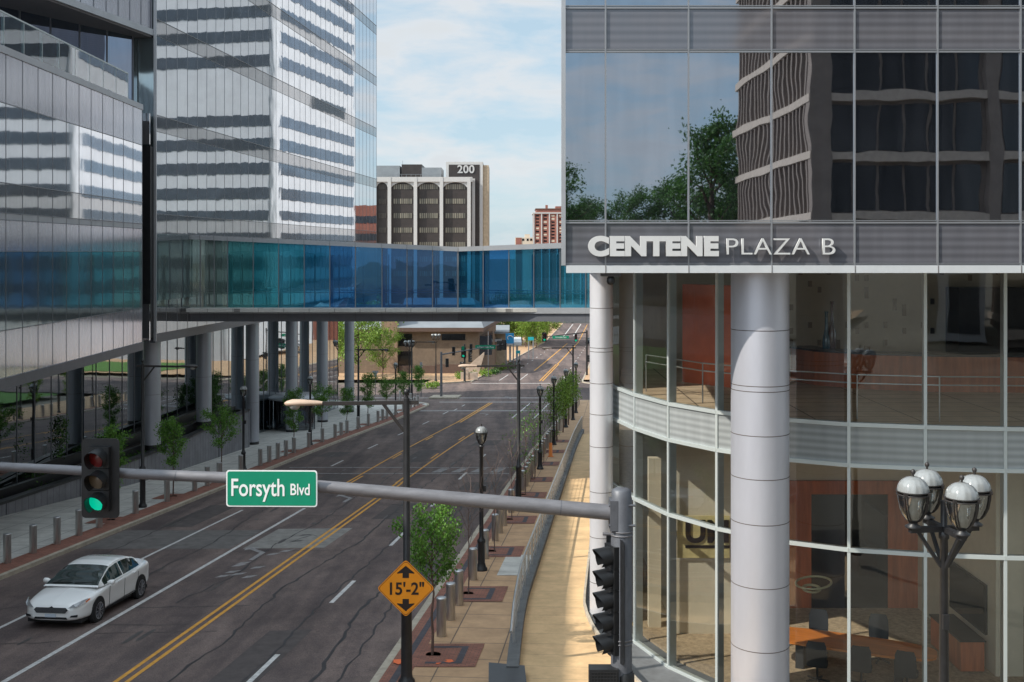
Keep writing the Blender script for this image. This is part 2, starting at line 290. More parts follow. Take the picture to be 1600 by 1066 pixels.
# ------------------------------------------------------------------ mesh builder
class MB:
    def __init__(s): s.v = []; s.f = []; s.m = []; s.uv = []; s.sm = []
    def face(s, pts, mi=0, uv=None, smooth=False):
        i = len(s.v); s.v += [tuple(p) for p in pts]; s.f.append(tuple(range(i, i+len(pts)))); s.m.append(mi); s.uv.append(uv); s.sm.append(smooth)
    def grid(s, rows, mi=0, close=False, smooth=True, uv=None):
        i0 = len(s.v); n = len(rows[0])
        for r in rows: s.v += [tuple(p) for p in r]
        for a in range(len(rows)-1):
            for b in range(n if close else n-1):
                c = (b+1) % n
                s.f.append((i0+a*n+b, i0+a*n+c, i0+(a+1)*n+c, i0+(a+1)*n+b)); s.m.append(mi); s.sm.append(smooth)
                s.uv.append(None)
    def box(s, x0, x1, y0, y1, z0, z1, mi=0):
        s.prism([(x0, y0), (x1, y0), (x1, y1), (x0, y1)], z0, z1, mi)
    def prism(s, poly, z0, z1, mi=0, top=True):
        n = len(poly)
        ar = sum(poly[i][0]*poly[(i+1) % n][1]-poly[(i+1) % n][0]*poly[i][1] for i in range(n))
        if ar < 0: poly = poly[::-1]
        u = 0
        for i in range(n):
            a, b = poly[i], poly[(i+1) % n]; d = math.hypot(b[0]-a[0], b[1]-a[1])
            s.face([(a[0], a[1], z0), (b[0], b[1], z0), (b[0], b[1], z1), (a[0], a[1], z1)], mi, [(u, z0), (u+d, z0), (u+d, z1), (u, z1)]); u += d
        s.face([(p[0], p[1], z1) for p in poly], mi, [(p[0], p[1]) for p in poly])
        s.face([(p[0], p[1], z0) for p in poly[::-1]], mi, [(p[0], p[1]) for p in poly[::-1]])
    def wall(s, a, b, z0, z1, t, mi=0, side=1):
        """box along a->b, thickness t to the left (side=1) or right"""
        a = Vector(a[:2]); b = Vector(b[:2]); d = (b-a).normalized(); n = Vector((-d.y, d.x))*t*side
        s.prism([tuple(a), tuple(b), tuple(b+n), tuple(a+n)], z0, z1, mi)
    def sheet(s, a, b, z0, z1, mi=0, u0=0):
        d = math.hypot(b[0]-a[0], b[1]-a[1])
        s.face([(a[0], a[1], z0), (b[0], b[1], z0), (b[0], b[1], z1), (a[0], a[1], z1)], mi, [(u0, z0), (u0+d, z0), (u0+d, z1), (u0, z1)])
    def tube(s, p0, p1, r0, r1=None, n=12, mi=0, caps=True, smooth=True):
        r1 = r0 if r1 is None else r1; p0 = Vector(p0); p1 = Vector(p1); d = (p1-p0).normalized()
        x = d.orthogonal().normalized(); y = d.cross(x)
        ra = [p0+(x*math.cos(t)+y*math.sin(t))*r0 for t in [2*math.pi*k/n for k in range(n)]]
        rb = [p1+(x*math.cos(t)+y*math.sin(t))*r1 for t in [2*math.pi*k/n for k in range(n)]]
        s.grid([ra, rb], mi, True, smooth)
        if caps: s.face(ra[::-1], mi); s.face(rb, mi)
    def path(s, pts, r, n=8, mi=0):
        for i in range(len(pts)-1):
            ra = r[i] if isinstance(r, list) else r; rb = r[i+1] if isinstance(r, list) else r
            s.tube(pts[i], pts[i+1], ra, rb, n, mi)
    def lathe(s, prof, c=(0, 0, 0), n=16, mi=0, smooth=True):
        rows = [[(c[0]+r*math.cos(2*math.pi*k/n), c[1]+r*math.sin(2*math.pi*k/n), c[2]+z) for k in range(n)] for r, z in prof]
        s.grid(rows, mi, True, smooth)
        if prof[0][0] > 1e-4: s.face(rows[0][::-1], mi)
        if prof[-1][0] > 1e-4: s.face(rows[-1], mi)
    def bar(s, p0, p1, wx, wz, mi=0):
        """rectangular bar, wz measured vertically"""
        p0 = Vector(p0); p1 = Vector(p1); d = (p1-p0).normalized()
        up = Vector((0, 0, 1)) if abs(d.z) < .95 else Vector((1, 0, 0))
        x = d.cross(up).normalized()*wx/2; y = x.cross(d).normalized()*wz/2
        A = [p0-x-y, p0+x-y, p0+x+y, p0-x+y]; B = [p1-x-y, p1+x-y, p1+x+y, p1-x+y]
        for k in range(4):
            j = (k+1) % 4; s.face([A[k], B[k], B[j], A[j]], mi)
        s.face(A, mi); s.face(B[::-1], mi)
    def build(s, name, mats, parent=None, loc=None, **tags):
        me = bpy.data.meshes.new(name); me.from_pydata(s.v, [], s.f)
        for m in (mats if isinstance(mats, list) else [mats]): me.materials.append(m)
        me.polygons.foreach_set('material_index', s.m); me.polygons.foreach_set('use_smooth', s.sm)
        if any(u is not None for u in s.uv):
            ul = me.uv_layers.new(name='UVMap'); k = 0
            for p, u in zip(me.polygons, s.uv):
                for j in range(p.loop_total):
                    if u: ul.data[p.loop_start+j].uv = u[j]
        me.update(); o = bpy.data.objects.new(name, me); col.objects.link(o)
        if parent: o.parent = parent
        if loc is not None: o.location = loc
        for k, v in tags.items(): o[k] = v
        return o

def thing(name, label, cat, loc=(0, 0, 0), rz=0, group=None):
    o = bpy.data.objects.new(name, None); col.objects.link(o); o.empty_display_size = .2
    o.location = loc; o.rotation_euler = (0, 0, rz); o['label'] = label; o['category'] = cat
    if group: o['group'] = group
    return o
def copy_tree(o, parent=None):
    c = o.copy(); col.objects.link(c); c.parent = parent
    for ch in [x for x in col.objects if x.parent == o]: copy_tree(ch, c)
    return c
def dup(o, label, loc, rz=None, group=None):
    c = copy_tree(o); c['label'] = label; c.location = loc
    if rz is not None: c.rotation_euler = (0, 0, rz)
    if group: c['group'] = group
    return c
def text(name, s, size, m, parent, loc, rot=(R(90), 0, 0), bold=0, ext=.01, ax='LEFT', sx=1, shear=0, spacing=1):
    c = bpy.data.curves.new(name, 'FONT'); c.body = s; c.size = size; c.offset = bold; c.extrude = ext; c.align_x = ax; c.space_character = spacing
    t = bpy.data.objects.new(name, c); col.objects.link(t)
    bpy.context.view_layer.update()
    me = bpy.data.meshes.new_from_object(t.evaluated_get(bpy.context.evaluated_depsgraph_get()))
    bpy.data.objects.remove(t); me.materials.clear(); me.materials.append(m)
    o = bpy.data.objects.new(name, me); col.objects.link(o); o.parent = parent; o.location = loc; o.rotation_euler = rot; o.scale = (sx, 1, 1)
    return o
ORD = ['first', 'second', 'third', 'fourth', 'fifth', 'sixth', 'seventh', 'eighth', 'ninth', 'tenth', 'eleventh', 'twelfth', 'thirteenth', 'fourteenth', 'fifteenth', 'sixteenth', 'seventeenth', 'eighteenth', 'nineteenth', 'twentieth']
def ordn(i):
    if i < 20: return ORD[i]
    tens = {2: 'twenty', 3: 'thirty', 4: 'forty', 5: 'fifty'}; k = i+1
    return tens[k//10].replace('y', 'ieth') if k % 10 == 0 else tens[k//10]+'-'+ORD[k % 10-1]

# ------------------------------------------------------------------ ground, road, pavements
def frange(a, b, st):
    n = max(1, int(round((b-a)/st))); return [a+(b-a)*i/n for i in range(n+1)]
def ribbon(mb, a0, a1, z0, z1, h, st=4, mi=0):
    """a sheet between street offsets a0 and a1 that follows the slope (a0, a1 may be functions of depth)"""
    fa = a0 if callable(a0) else (lambda z: a0); fb = a1 if callable(a1) else (lambda z: a1)
    zs = frange(z0, z1, st); mb.grid([[S(fa(z), z, h), S(fb(z), z, h)] for z in zs], mi, smooth=False)
def slab(mb, a0, a1, z0, z1, h0, h1, st=4, mi=0):
    fa = a0 if callable(a0) else (lambda z: a0); fb = a1 if callable(a1) else (lambda z: a1)
    zs = frange(z0, z1, st)
    mb.grid([[S(fa(z), z, h0), S(fa(z), z, h1), S(fb(z), z, h1), S(fb(z), z, h0)] for z in zs], mi, smooth=False)
    for z in (z0, z1): mb.face([S(fa(z), z, h0), S(fa(z), z, h1), S(fb(z), z, h1), S(fb(z), z, h0)], mi)

g = MB(); zs = [-400, -200, -100, -35, 0, 20, 40, 60, 80, 100, 112, 125, 137, 150, 175, 200, 250, 310, 365, 420, 600, 1200, 4000]
g.grid([[(x, z, G(z)-.35) for x in (-2500, -300, -60, -20, 0, 20, 60, 300, 2500)] for z in zs], smooth=False)
g.build('ground', M['earth'], kind='structure')
g = MB(); ribbon(g, -20.8, -5.8, -60, 420, 0, 5)
g.build('road', M['asphalt'], kind='structure')
g = MB()
for a0, a1 in ((-160, -20.8), (-5.8, 120)):
    g.grid([[S(a, z, 0) for a in frange(a0, a1, 20)] for z in (124, 125, 132, 138, 146)], smooth=False)
for a0, a1, z0, z1 in ((-27.2, -20.8, 116.5, 124), (-27.2, -20.8, 146, 154), (-5.8, -1.5, 120.5, 124), (-5.8, -1.5, 146, 151)): g.grid([[S(a0, z0), S(a1, z0)], [S(a0, z1), S(a1, z1)]], smooth=False)
g.build('cross_road', M['asphalt'], kind='structure')

g = MB()
slab(g, -21.0, -20.8, -60, 117, -.3, .14); slab(g, -21.0, -20.8, 150, 415, -.3, .14)
slab(g, -5.8, -5.6, -60, 121, -.3, .14); slab(g, -5.8, -5.6, 149, 415, -.3, .14)
# rounded corner to the cross street
def arc(a, z, r, t0, t1, n=8): return [(a+r*math.cos(R(lerp(t0, t1, k/n))), z+r*math.sin(R(lerp(t0, t1, k/n)))) for k in range(n+1)]
def kerbarc(mb, a, z, r, t0, t1):
    P = arc(a, z, r, t0, t1); Q = arc(a, z, r-.2, t0, t1)
    mb.grid([[S(*p, -.3), S(*p, .14), S(*q, .14), S(*q, -.3)] for p, q in zip(P, Q)], smooth=False)
kerbarc(g, -26.8, 117, 6, 0, 90); kerbarc(g, -26.8, 153, 6, 0, -90); kerbarc(g, -2.8, 121, 3, 180, 90); kerbarc(g, -1.8, 150, 4, 180, 270)
slab(g, -60, -26.8, 122.8, 123, -.3, .14); 
g.build('kerb', M['kerb'], kind='structure')

g = MB(); ribbon(g, -21.95, -21.0, -60, 117, .135); ribbon(g, -5.6, -4.95, -60, 121, .135)
g.build('brick_edging', M['brick'], kind='structure')
g = MB(); ribbon(g, -5.36, -5.18, -60, 120, .14)
g.build('charcoal_edging', M['dbrick'], kind='structure')
g = MB(); ribbon(g, -60, -21.95, -60, 117, .13)
g.face([S(-21, 117, .13)]+[S(a, z, .13) for a, z in arc(-26.8, 117, 5.8, 0, 90)]+[S(-26.8, 117, .13)])
ribbon(g, -60, -26.8, 117, 122.8, .13)
g.build('left_pavement', M['conc'], kind='structure')
g = MB(); ribbon(g, -4.95, -2.0, -60, 36, .13); ribbon(g, -4.95, 1.6, 36, 124, .13)
g.build('right_pavement', M['tan'], kind='structure')
g = MB(); ribbon(g, -4.0, -2.35, 37.2, 40.6, .142, 2)
g.build('pale_flagstones', M['conc'], kind='structure')
g = MB(); ribbon(g, -60, -21, 153, 420, .12, 10); ribbon(g, -5.6, 60, 153, 420, .12, 10)
g.face([S(-21, 153, .12), S(-26.8, 153, .12)]+[S(a, z, .12) for a, z in arc(-26.8, 153, 5.8, -90, 0)])
g.build('far_pavement', M['tan'], kind='structure')
g = MB(); ribbon(g, 6, 90, 74, 121, .16, 6); ribbon(g, 10, 60, 155, 180, .2, 8)
g.build('lawn', M['grass'], kind='stuff')

# ramp, its upstand wall and the far steps
ra = lambda z: -2.62 if z > 34 else -2.62+.9*((34-z)/14)**1.5*.9
rb = lambda z: -.95 if z > 33 else -.95+.055*(33-z)**1.6
rampS = -.2
g = MB(); ribbon(g, ra, lambda z: min(rb(z), 2.6), 17, 86, .30, 1.2)
g.build('ramp', M['ramp'], kind='structure')
g = MB(); slab(g, lambda z: ra(z)-.3, ra, 26.0, 88, 0, .50, 1.2)
g.build('ramp_upstand', M['wallc'], kind='structure')
g = MB(); slab(g, lambda z: min(rb(z), 2.6), lambda z: min(rb(z), 2.6)+.07, 17, 86, -1.4, .42, 1.2)
g.build('ramp_kerb', M['kerb'], kind='structure')
g = MB(); zs_ = frange(10, 36, 1.3)
g.grid([[Vector((SX(min(rb(z), 2.6)+.05, z), z, CZ-10.77)), Vector((SX(min(rb(z), 2.6)+.05, z)+2.5, z, CZ-10.77)), Vector((30, z, CZ-10.77))] for z in zs_], smooth=False); ribbon(g, lambda z: rb(z)+.07, 3, 36, 72, .2, 4)
g.build('lobby_apron', M['wallc'], kind='structure')
g = MB(); p = S(-3.2, 25.0); q = S(-2.1, 23.6)
g.prism([(-.56, 26.3), (.3, 26.1), (.4, 23), (-.5, 23)], G(27)-.1, G(27)+.55)
g.build('planter_wall', M['dark'], label='black granite block wall at the foot of the ramp, bottom edge of photo', category='wall')

# markings
g = MB(); y = MB(); f = MB()
def line(mb, a, z0, z1, wd=.13, h=.006): ribbon(mb, a-wd/2, a+wd/2, z0, z1, h, 3)
line(g, -14.72, 18, 52, .15); line(g, -17.5, 18, 51.5, .12)
for z in (25.6, 34.0, 43, 52.5, 62, 71.5): line(g, -8.8, z+.0, z+3.0, .14)
for z in (58, 68, 78, 88, 98, 108): line(g, -17.6, z, z+3.0, .13)
for z in (66.5, 76): pass
line(g, -11.2+.9, 104, 121, .14); line(g, -8.3+.1, 103, 121, .16)
g.grid([[S(-20.6, z, .006), S(-6, z, .006)] for z in (122.2, 122.7)]); g.grid([[S(-30, z, .006), S(-6, z, .006)] for z in (127.5, 127.9)])
g.grid([[S(-20.6, z, .006), S(-6, z, .006)] for z in (147.5, 148)])
for z in (112, 117): line(g, -17.2, z, z+2)
line(g, -17.4, 153, 166); line(g, -14.6, 152, 168)
for k in range(9): line(g, -17, 172+k*12, 175+k*12, .16)
for k in range(12): line(g, -8.6, 158+k*12, 161+k*12, .16)
for a in (-17, -14, -8.6): line(g, a, 340, 415, .3)
g.build('white_lines', M['paint'], kind='structure')
for a in (-12.03, -11.75): line(y, a, 10, 60.5, .12)
line(y, -11.8, 60.5, 90, .12)
for z in (60.5, 72, 84): line(y, -12.08, z, z+3, .12)
line(y, -14.85, 60.5, 100, .12)
for z in (60.5, 72, 84): line(y, -14.6, z, z+3, .12)
line(y, -14.85, 100, 121.5, .16); line(y, -14.55, 100, 121.5, .16)
for a in (-11.7, -11.3): line(y, a, 152, 196, .16)
line(y, -11.5, 196, 410, .2); line(y, -14.2, 176, 300, .2)
y.build('yellow_lines', M['yellow'], kind='structure')
# worn arrows, old crosswalk and smears
for (a, z) in ((-13.4, 41.5), (-13.3, 55), (-13.2, 108), (-13.2, 128)):
    pts = [(-.1, -1.2), (.1, -1.2), (.12, .2), (-.6, .9), (-.35, 1.1), (-1.0, 1.25), (-.95, .6), (-.75, .75), (-.1, .1)]
    f.face([S(a+dx*.9, z+dz, .007) for dx, dz in pts])
for k in range(9):
    a = -13.8+random.random()*1.6; z = 37+random.random()*5; f.face([S(a+dx, z+dz, .0075) for dx, dz in ((0, 0), (.3, .1), (.45, .5), (.1, .35))])
for z in (64.4, 67.2): f.grid([[S(-20, zz, .005), S(-6.2, zz, .005)] for zz in (z, z+.28)])
for k in range(4): f.face([S(-10.9+k*1.15+dx, 65+dz, .008) for dx, dz in ((0, 0), (.55, 0), (.85, 1.9), (.3, 1.9))])
f.grid([[S(-20.6, zz, .005), S(-6.2, zz, .005)] for zz in (111.2, 112.4)])
f.build('faded_markings', M['faint'], kind='structure')
g = MB()
g.face([S(a, z, .004) for a, z in ((-14.4, 42.4), (-11.3, 42.6), (-11.2, 46.8), (-14.3, 46.6))])
g.build('concrete_patch', M['patch'], kind='structure')
g = MB(); random.seed(12)
for k in range(70):
    a = random.choice((-19.1, -16.1, -13.3, -10.4, -7.4))+random.gauss(0, .12); z = random.uniform(20, 120); l_ = random.uniform(.15, .9); w_ = random.uniform(.04, .13)
    g.face([S(a+w_*math.cos(q)*random.uniform(.7, 1.2), z+l_*math.sin(q), .0045) for q in [j*.785 for j in range(8)]])
M['oil'] = mat('oil spotted asphalt', (.055, .046, .044), .6, noise=.3); g.build('oil_stains', M['oil'], kind='structure')
g = MB(); g.face([S(a, z, .0035) for a, z in ((-20.7, 42.4), (-14.9, 42.4), (-14.9, 46.3), (-20.7, 46.3))])
M['patch2'] = mat('worn asphalt patch', (.125, .115, .11), .9, noise=.25, nscale=2.5); g.build('asphalt_patch', M['patch2'], kind='structure')
M['patch3'] = mat('dark asphalt patch', (.075, .062, .06), .9, noise=.3, nscale=2.5)
g = MB(); random.seed(9)
for a0, z0, a1, z1 in ((-9.8, 26, -8.6, 31), (-19.6, 47, -18.2, 53), (-10.9, 49, -9.6, 53.5), (-8.3, 58, -6.3, 61), (-16.9, 60, -15.3, 64), (-13.8, 70, -12.4, 77), (-19.9, 73, -18.3, 76), (-10.6, 80, -8.8, 84), (-20.3, 26, -18.4, 29), (-7.4, 36, -6.2, 40.5)): g.face([S(a, z, .0028) for a, z in ((a0, z0), (a1, z0+.1), (a1+.05, z1), (a0+.08, z1-.15))])
g.build('dark_patches', M['patch3'], kind='structure')
g = MB()
def crack(pts, wd):
    P = []
    for (a0, z0), (a1, z1) in zip(pts, pts[1:]):
        n = max(2, int(math.hypot(a1-a0, z1-z0)/.45))
        for k in range(n): P.append((lerp(a0, a1, k/n)+random.uniform(-.07, .07), lerp(z0, z1, k/n)+random.uniform(-.07, .07)))
    rows = []
    for i in range(len(P)):
        a, b = P[max(0, i-1)], P[min(len(P)-1, i+1)]; dx, dz = b[0]-a[0], b[1]-a[1]; l = math.hypot(dx, dz) or 1
        wv = wd*random.uniform(.45, 1.3); rows.append([S(P[i][0]-dz/l*wv, P[i][1]+dx/l*wv, .0052), S(P[i][0]+dz/l*wv, P[i][1]-dx/l*wv, .0052)])
    g.grid(rows, smooth=False)
crack([(-13.6, 34), (-13.1, 38), (-13.4, 43), (-13, 48), (-13.2, 60)], .035)
crack([(-10.9, 24), (-10.6, 30), (-10.9, 36), (-10.2, 44), (-10.3, 58), (-10, 80)], .04)
crack([(-9.2, 22), (-8.9, 28), (-9.1, 34), (-8.9, 41), (-9.0, 60)], .035)
crack([(-7.6, 22), (-7.3, 27), (-7.7, 33), (-7.2, 42), (-7.4, 70)], .05)
crack([(-17.2, 20), (-17, 28), (-17.4, 31)], .04)
crack([(-16.2, 36), (-16, 44), (-16.5, 50), (-16.1, 70)], .03); crack([(-6.6, 24), (-6.9, 36), (-6.5, 50), (-6.8, 80)], .03); crack([(-19.2, 38), (-19.4, 50), (-18.9, 66), (-19.2, 90)], .03); crack([(-12.9, 60), (-13.1, 75), (-12.7, 100)], .035)
for z in (24.5, 26.2, 29.4, 30.6, 36.0, 45.2, 47.8, 53.3, 60.2, 64.1, 80, 92): a0 = random.uniform(-20, -10); crack([(a0, z), (a0+random.uniform(2, 4), z+random.uniform(-.5, .5))], .018)
for z in (27.5, 31.5, 33.4, 38.6, 41.9, 50, 57, 73, 86):
    a0 = random.choice((-20.5, -15, -11.5)); crack([(a0, z), (a0+random.uniform(3, 6), z+random.uniform(-.4, .4))], .022)
crack([(-19, 33), (-17.5, 34.2), (-15, 34)], .03); crack([(-12.9, 44), (-12.4, 45.3), (-11.9, 44.6)], .035)
for dz in (0, 1.3): g.face([S(a, z+dz, .0062) for a, z in ((-13, 43.7), (-12.6, 43.9), (-12.5, 44.1), (-12.9, 44))])
g.build('road_cracks', M['crack'], kind='structure')
# traffic island at the far left corner
g = MB(); slab(g, -22.6, -19.3, 126.5, 129.8, 0, .16, 2); g.build('traffic_island', M['kerb'], kind='structure')

# ------------------------------------------------------------------ trees
def limb(mb, p, d, r, ln, depth, tips):
    seg = 3; pts = [p]; rr = [r]
    for k in range(seg):
        d = (d+Vector((random.gauss(0, .16), random.gauss(0, .16), random.gauss(.05, .08)))).normalized()
        pts.append(pts[-1]+d*ln/seg); rr.append(r*(1-.45*(k+1)/seg))
    mb.path(pts, rr, 5)
    tips += pts[1:]
    if depth > 0:
        for k in range(random.choice((2, 3))):
            nd = (d+Vector((random.gauss(0, .55), random.gauss(0, .55), random.gauss(.12, .3)))).normalized()
            limb(mb, pts[-1-(k % 2)], nd, rr[-1]*.75, ln*.72, depth-1, tips)
def leaves(mb, centres, n, spread, size, squash=.8):
    for _ in range(n):
        c = random.choice(centres); p = Vector(c)+Vector((random.gauss(0, spread), random.gauss(0, spread), random.gauss(0, spread*squash)))
        a = Vector((random.gauss(0, 1), random.gauss(0, 1), random.gauss(0, .6))).normalized(); b = a.orthogonal().normalized()
        b = (Matrix.Rotation(random.uniform(0, 6.28), 3, a) @ b); s1 = size*random.uniform(.6, 1.3); s2 = s1*.55; d = b.cross(a)
        mb.face([p-b*s1, p+d*s2, p+b*s1*.9, p-d*s2])
def make_tree(name, label, cat, h, crown0, rad, nleaf, lsize, spread, lmat, bmat, seed, trunk_r=.04, group=None, depth=2, loc=(0, 0, 0), narrow=1.0, nl=None):
    random.seed(seed); t = thing(name, label, cat, loc, random.uniform(0, 6), group)
    tr = MB(); tips = []
    pts = [Vector((0, 0, -.1))]
    for k in range(1, 7): pts.append(Vector((random.gauss(0, .03)*h/4, random.gauss(0, .03)*h/4, h*.86*k/6)))
    tr.path(pts, [trunk_r*(1.15-.8*k/6) for k in range(7)], 8)
    nl = nl or 11
    for k in range(nl):
        z = lerp(crown0, h*.86, (k+.3)/nl); q = z/(h*.86)*6; i = min(5, int(q)); p = pts[i].lerp(pts[i+1], q-i)
        an = k*2.4+random.uniform(-.4, .4); prof = math.sin(math.pi*min(1, max(.08, (z-crown0*.75)/(h-crown0*.75))))**.7
        d = Vector((math.cos(an), math.sin(an), .55+.8*narrow*(z/h))).normalized()
        limb(tr, p, d, trunk_r*.5, rad*prof*.62, depth-1, tips)
    tips.append(pts[-1])
    tr.build('trunk', bmat, t)
    if nleaf:
        cr = MB(); leaves(cr, tips, nleaf, spread, lsize); cr.build('crown', lmat, t)
    return t

# ------------------------------------------------------------------ bollards
bo = thing('bollard', '', 'bollard', (0, 0, 0))
b = MB(); b.lathe([(.135, 0), (.135, 1.0)], n=24); b.build('post', M['steel'], bo)
b = MB(); b.lathe([(.128, 1.0), (.128, 1.012), (.14, 1.014), (.14, 1.05), (.13, 1.06), (0, 1.062)], n=24); b.build('cap', M['steelr'], bo)
lz = [39.2+1.75*k for k in range(50)]
treeL = [48, 54.8, 61.6, 75.4, 82.3, 89.5, 96.4, 103.5, 111, 118]
lampL = [65.2, 79.3, 93.2, 107.3, 121]; cobL = [51.5]
lz = [z for z in lz if z < 124 and all(abs(z-q) > .75 for q in treeL+lampL+cobL)]
for i, z in enumerate(lz):
    a = -21.75 if z < 117 else -21.75-(z-117)*.55
    lb = 'stainless steel bollard on the left pavement, %s counting from the near end' % ordn(i)
    c = dup(bo, lb, S(a, z, .13), 0, 'steel bollards along the left pavement')
rz_ = [26.5+1.68*k for k in range(58)]
treeR = [28.1, 34.6, 41.2, 48.1, 55.3, 61, 68.2, 75, 82, 89, 96, 103]; lampR = [38, 65.5, 79.4, 93.5, 108]; cobR = [25.8, 52, 101]
rz_ = [z for z in rz_ if z < 118 and all(abs(z-q) > .72 for q in treeR+lampR+cobR)]
for i, z in enumerate(rz_):
    lb = 'stainless steel bollard on the right brown pavement, %s counting from the near end' % ordn(i)
    dup(bo, lb, S(-4.72, z, .13), 0, 'steel bollards along the right pavement')
for o in [x for x in list(col.objects) if x.parent == bo]: bpy.data.objects.remove(o)
bpy.data.objects.remove(bo)

# ------------------------------------------------------------------ post lamps
def globe_parts(t, ox, oy, oz, s=1.0, n=20):
    """acorn lantern: clear bowl with bars, white ribbed dome, bronze bands and finial"""
    c = (ox, oy, oz)
    hd = MB(); hd.lathe([(.10*s, 0), (.11*s, .02*s), (.06*s, .05*s), (.055*s, .07*s), (.09*s, .1*s)], c, n); f_ = hd.build('lantern_fitter', M['black'], t)
    bw = MB(); bw.lathe([(.085*s, .1*s), (.13*s, .16*s), (.175*s, .26*s), (.2*s, .38*s), (.205*s, .46*s)], c, n); g_ = bw.build('lantern_bowl', M['lglass'], t)
    ch = MB(); ch.lathe([(.07*s, .11*s), (.085*s, .2*s), (.06*s, .24*s), (.065*s, .36*s), (.12*s, .40*s), (.15*s, .5*s)], c, n); ch.build('lantern_lens', M['lens'], t)
    dm = MB(); rows = []
    for k in range(9):
        an = k/8*math.pi/2; r = .208*s*math.cos(an)**.85 if k < 8 else .012; rows.append([(ox+r*(1+.018*math.cos(14*q*2*math.pi/56))*math.cos(q*2*math.pi/56), oy+r*(1+.018*math.cos(14*q*2*math.pi/56))*math.sin(q*2*math.pi/56), oz+.5*s+.2*s*math.sin(an)) for q in range(56)])
    dm.grid(rows, close=True); dm.build('lantern_dome', M['globe'], t)
    bd = MB()
    for z in (.452, .492): bd.lathe([(.212*s, z*s), (.222*s, z*s), (.222*s, (z+.014)*s), (.212*s, (z+.014)*s)], c, n)
    for an in (45, 135, 225, 315):
        u, v = math.cos(R(an)), math.sin(R(an)); P = [(.09, .1), (.14, .16), (.186, .26), (.21, .38), (.218, .47)]
        for da in (-.018, .018): bd.path([(ox+u*r*s-v*da*s, oy+v*r*s+u*da*s, oz+z*s) for r, z in P], .009*s, 5)
        bd.box(ox+u*.218*s-.022*s, ox+u*.218*s+.022*s, oy+v*.218*s-.022*s, oy+v*.218*s+.022*s, oz+.455*s, oz+.505*s)
    bd.build('lantern_bands', M['bronze'], t)
    fn = MB(); fn.lathe([(.02*s, .69*s), (.012*s, .72*s), (.03*s, .745*s), (.034*s, .765*s), (.022*s, .79*s), (0, .8*s)], c, 10); fn.build('finial', M['bronze'], t)
def post_lathe(h, r=.075): return [(.21, 0), (.21, .08), (.17, .13), (.15, .2), (.125, .28), (.12, .95), (.145, .98), (.145, 1.06), (.1, 1.12), (r, 1.2), (r*.9, h-.02), (r*1.25, h)]
pl = thing('post_lamp', 'black post lamp with white domed acorn lantern, nearest on right pavement', 'street lamp', S(-4.62, 38, .13), 0, 'acorn post lamps')
b = MB(); b.lathe(post_lathe(4.3), n=20); b.build('post', M['black'], pl)
b = MB(); b.box(.07, .16, -.05, .05, 2.75, 2.95); b.build('outlet_box', M['black'], pl)
globe_parts(pl, 0, 0, 4.3)
for i, z in enumerate(lampR[1:]):
    dup(pl, 'black acorn post lamp on right pavement, %s lamp after the nearest one' % ORD[i], S(-4.45, z, .13), 0)
for i, z in enumerate(lampL[:4]):
    if z in (93.2,): continue
    dup(pl, 'black acorn post lamp on left pavement, %s along from the mirrored podium' % ORD[[0, 1, 2, 3][i] if i < 2 else i-1], S(-22.1, z, .13), 0)

fl = thing('four_lantern_lamp', 'tall black post carrying four acorn lanterns beside the curved lobby', 'street lamp', (5.92, 15, G(15)), R(0), 'lamps with four lanterns')
b = MB(); b.lathe([(.2, 0), (.2, .1), (.13, .25), (.12, 1), (.085, 1.15), (.052, 5.62), (.07, 5.64), (.07, 5.72), (.045, 5.74), (.045, 6.15)], n=16); b.build('post', M['black'], fl)
FT = (CZ-3.82)-G(15)
b = MB()
fh = FT+.02
for k, an in enumerate((8, 98, 188, 278)):
    u = Vector((math.cos(R(an)), math.sin(R(an)), 0))
    b.bar(u*-.03+Vector((0, 0, fh)), u*.5+Vector((0, 0, fh)), .075, .075); b.bar(Vector((0, 0, fh-.52))+u*.04, Vector((0, 0, fh-.03))+u*.38, .04, .05)
b.build('bracket', M['black'], fl)
for an in (8, 98, 188, 278): globe_parts(fl, .45*math.cos(R(an)), .45*math.sin(R(an)), fh+.03, 1.0, 24)
b = MB(); b.box(-.05, .03, -.11, -.06, fh-1.35, fh-1.15); b.build('outlet_box', M['black'], fl)
for nm, X, z, lb in (('a', -7.0*1.49, 150, 'far black lamp with four lanterns on the corner beyond the crossing'), ('b', -12.2, 130, 'black lamp with four lanterns behind the young trees near the tan building')):
    dup(fl, lb, (X, z, G(z)+.1), 0)

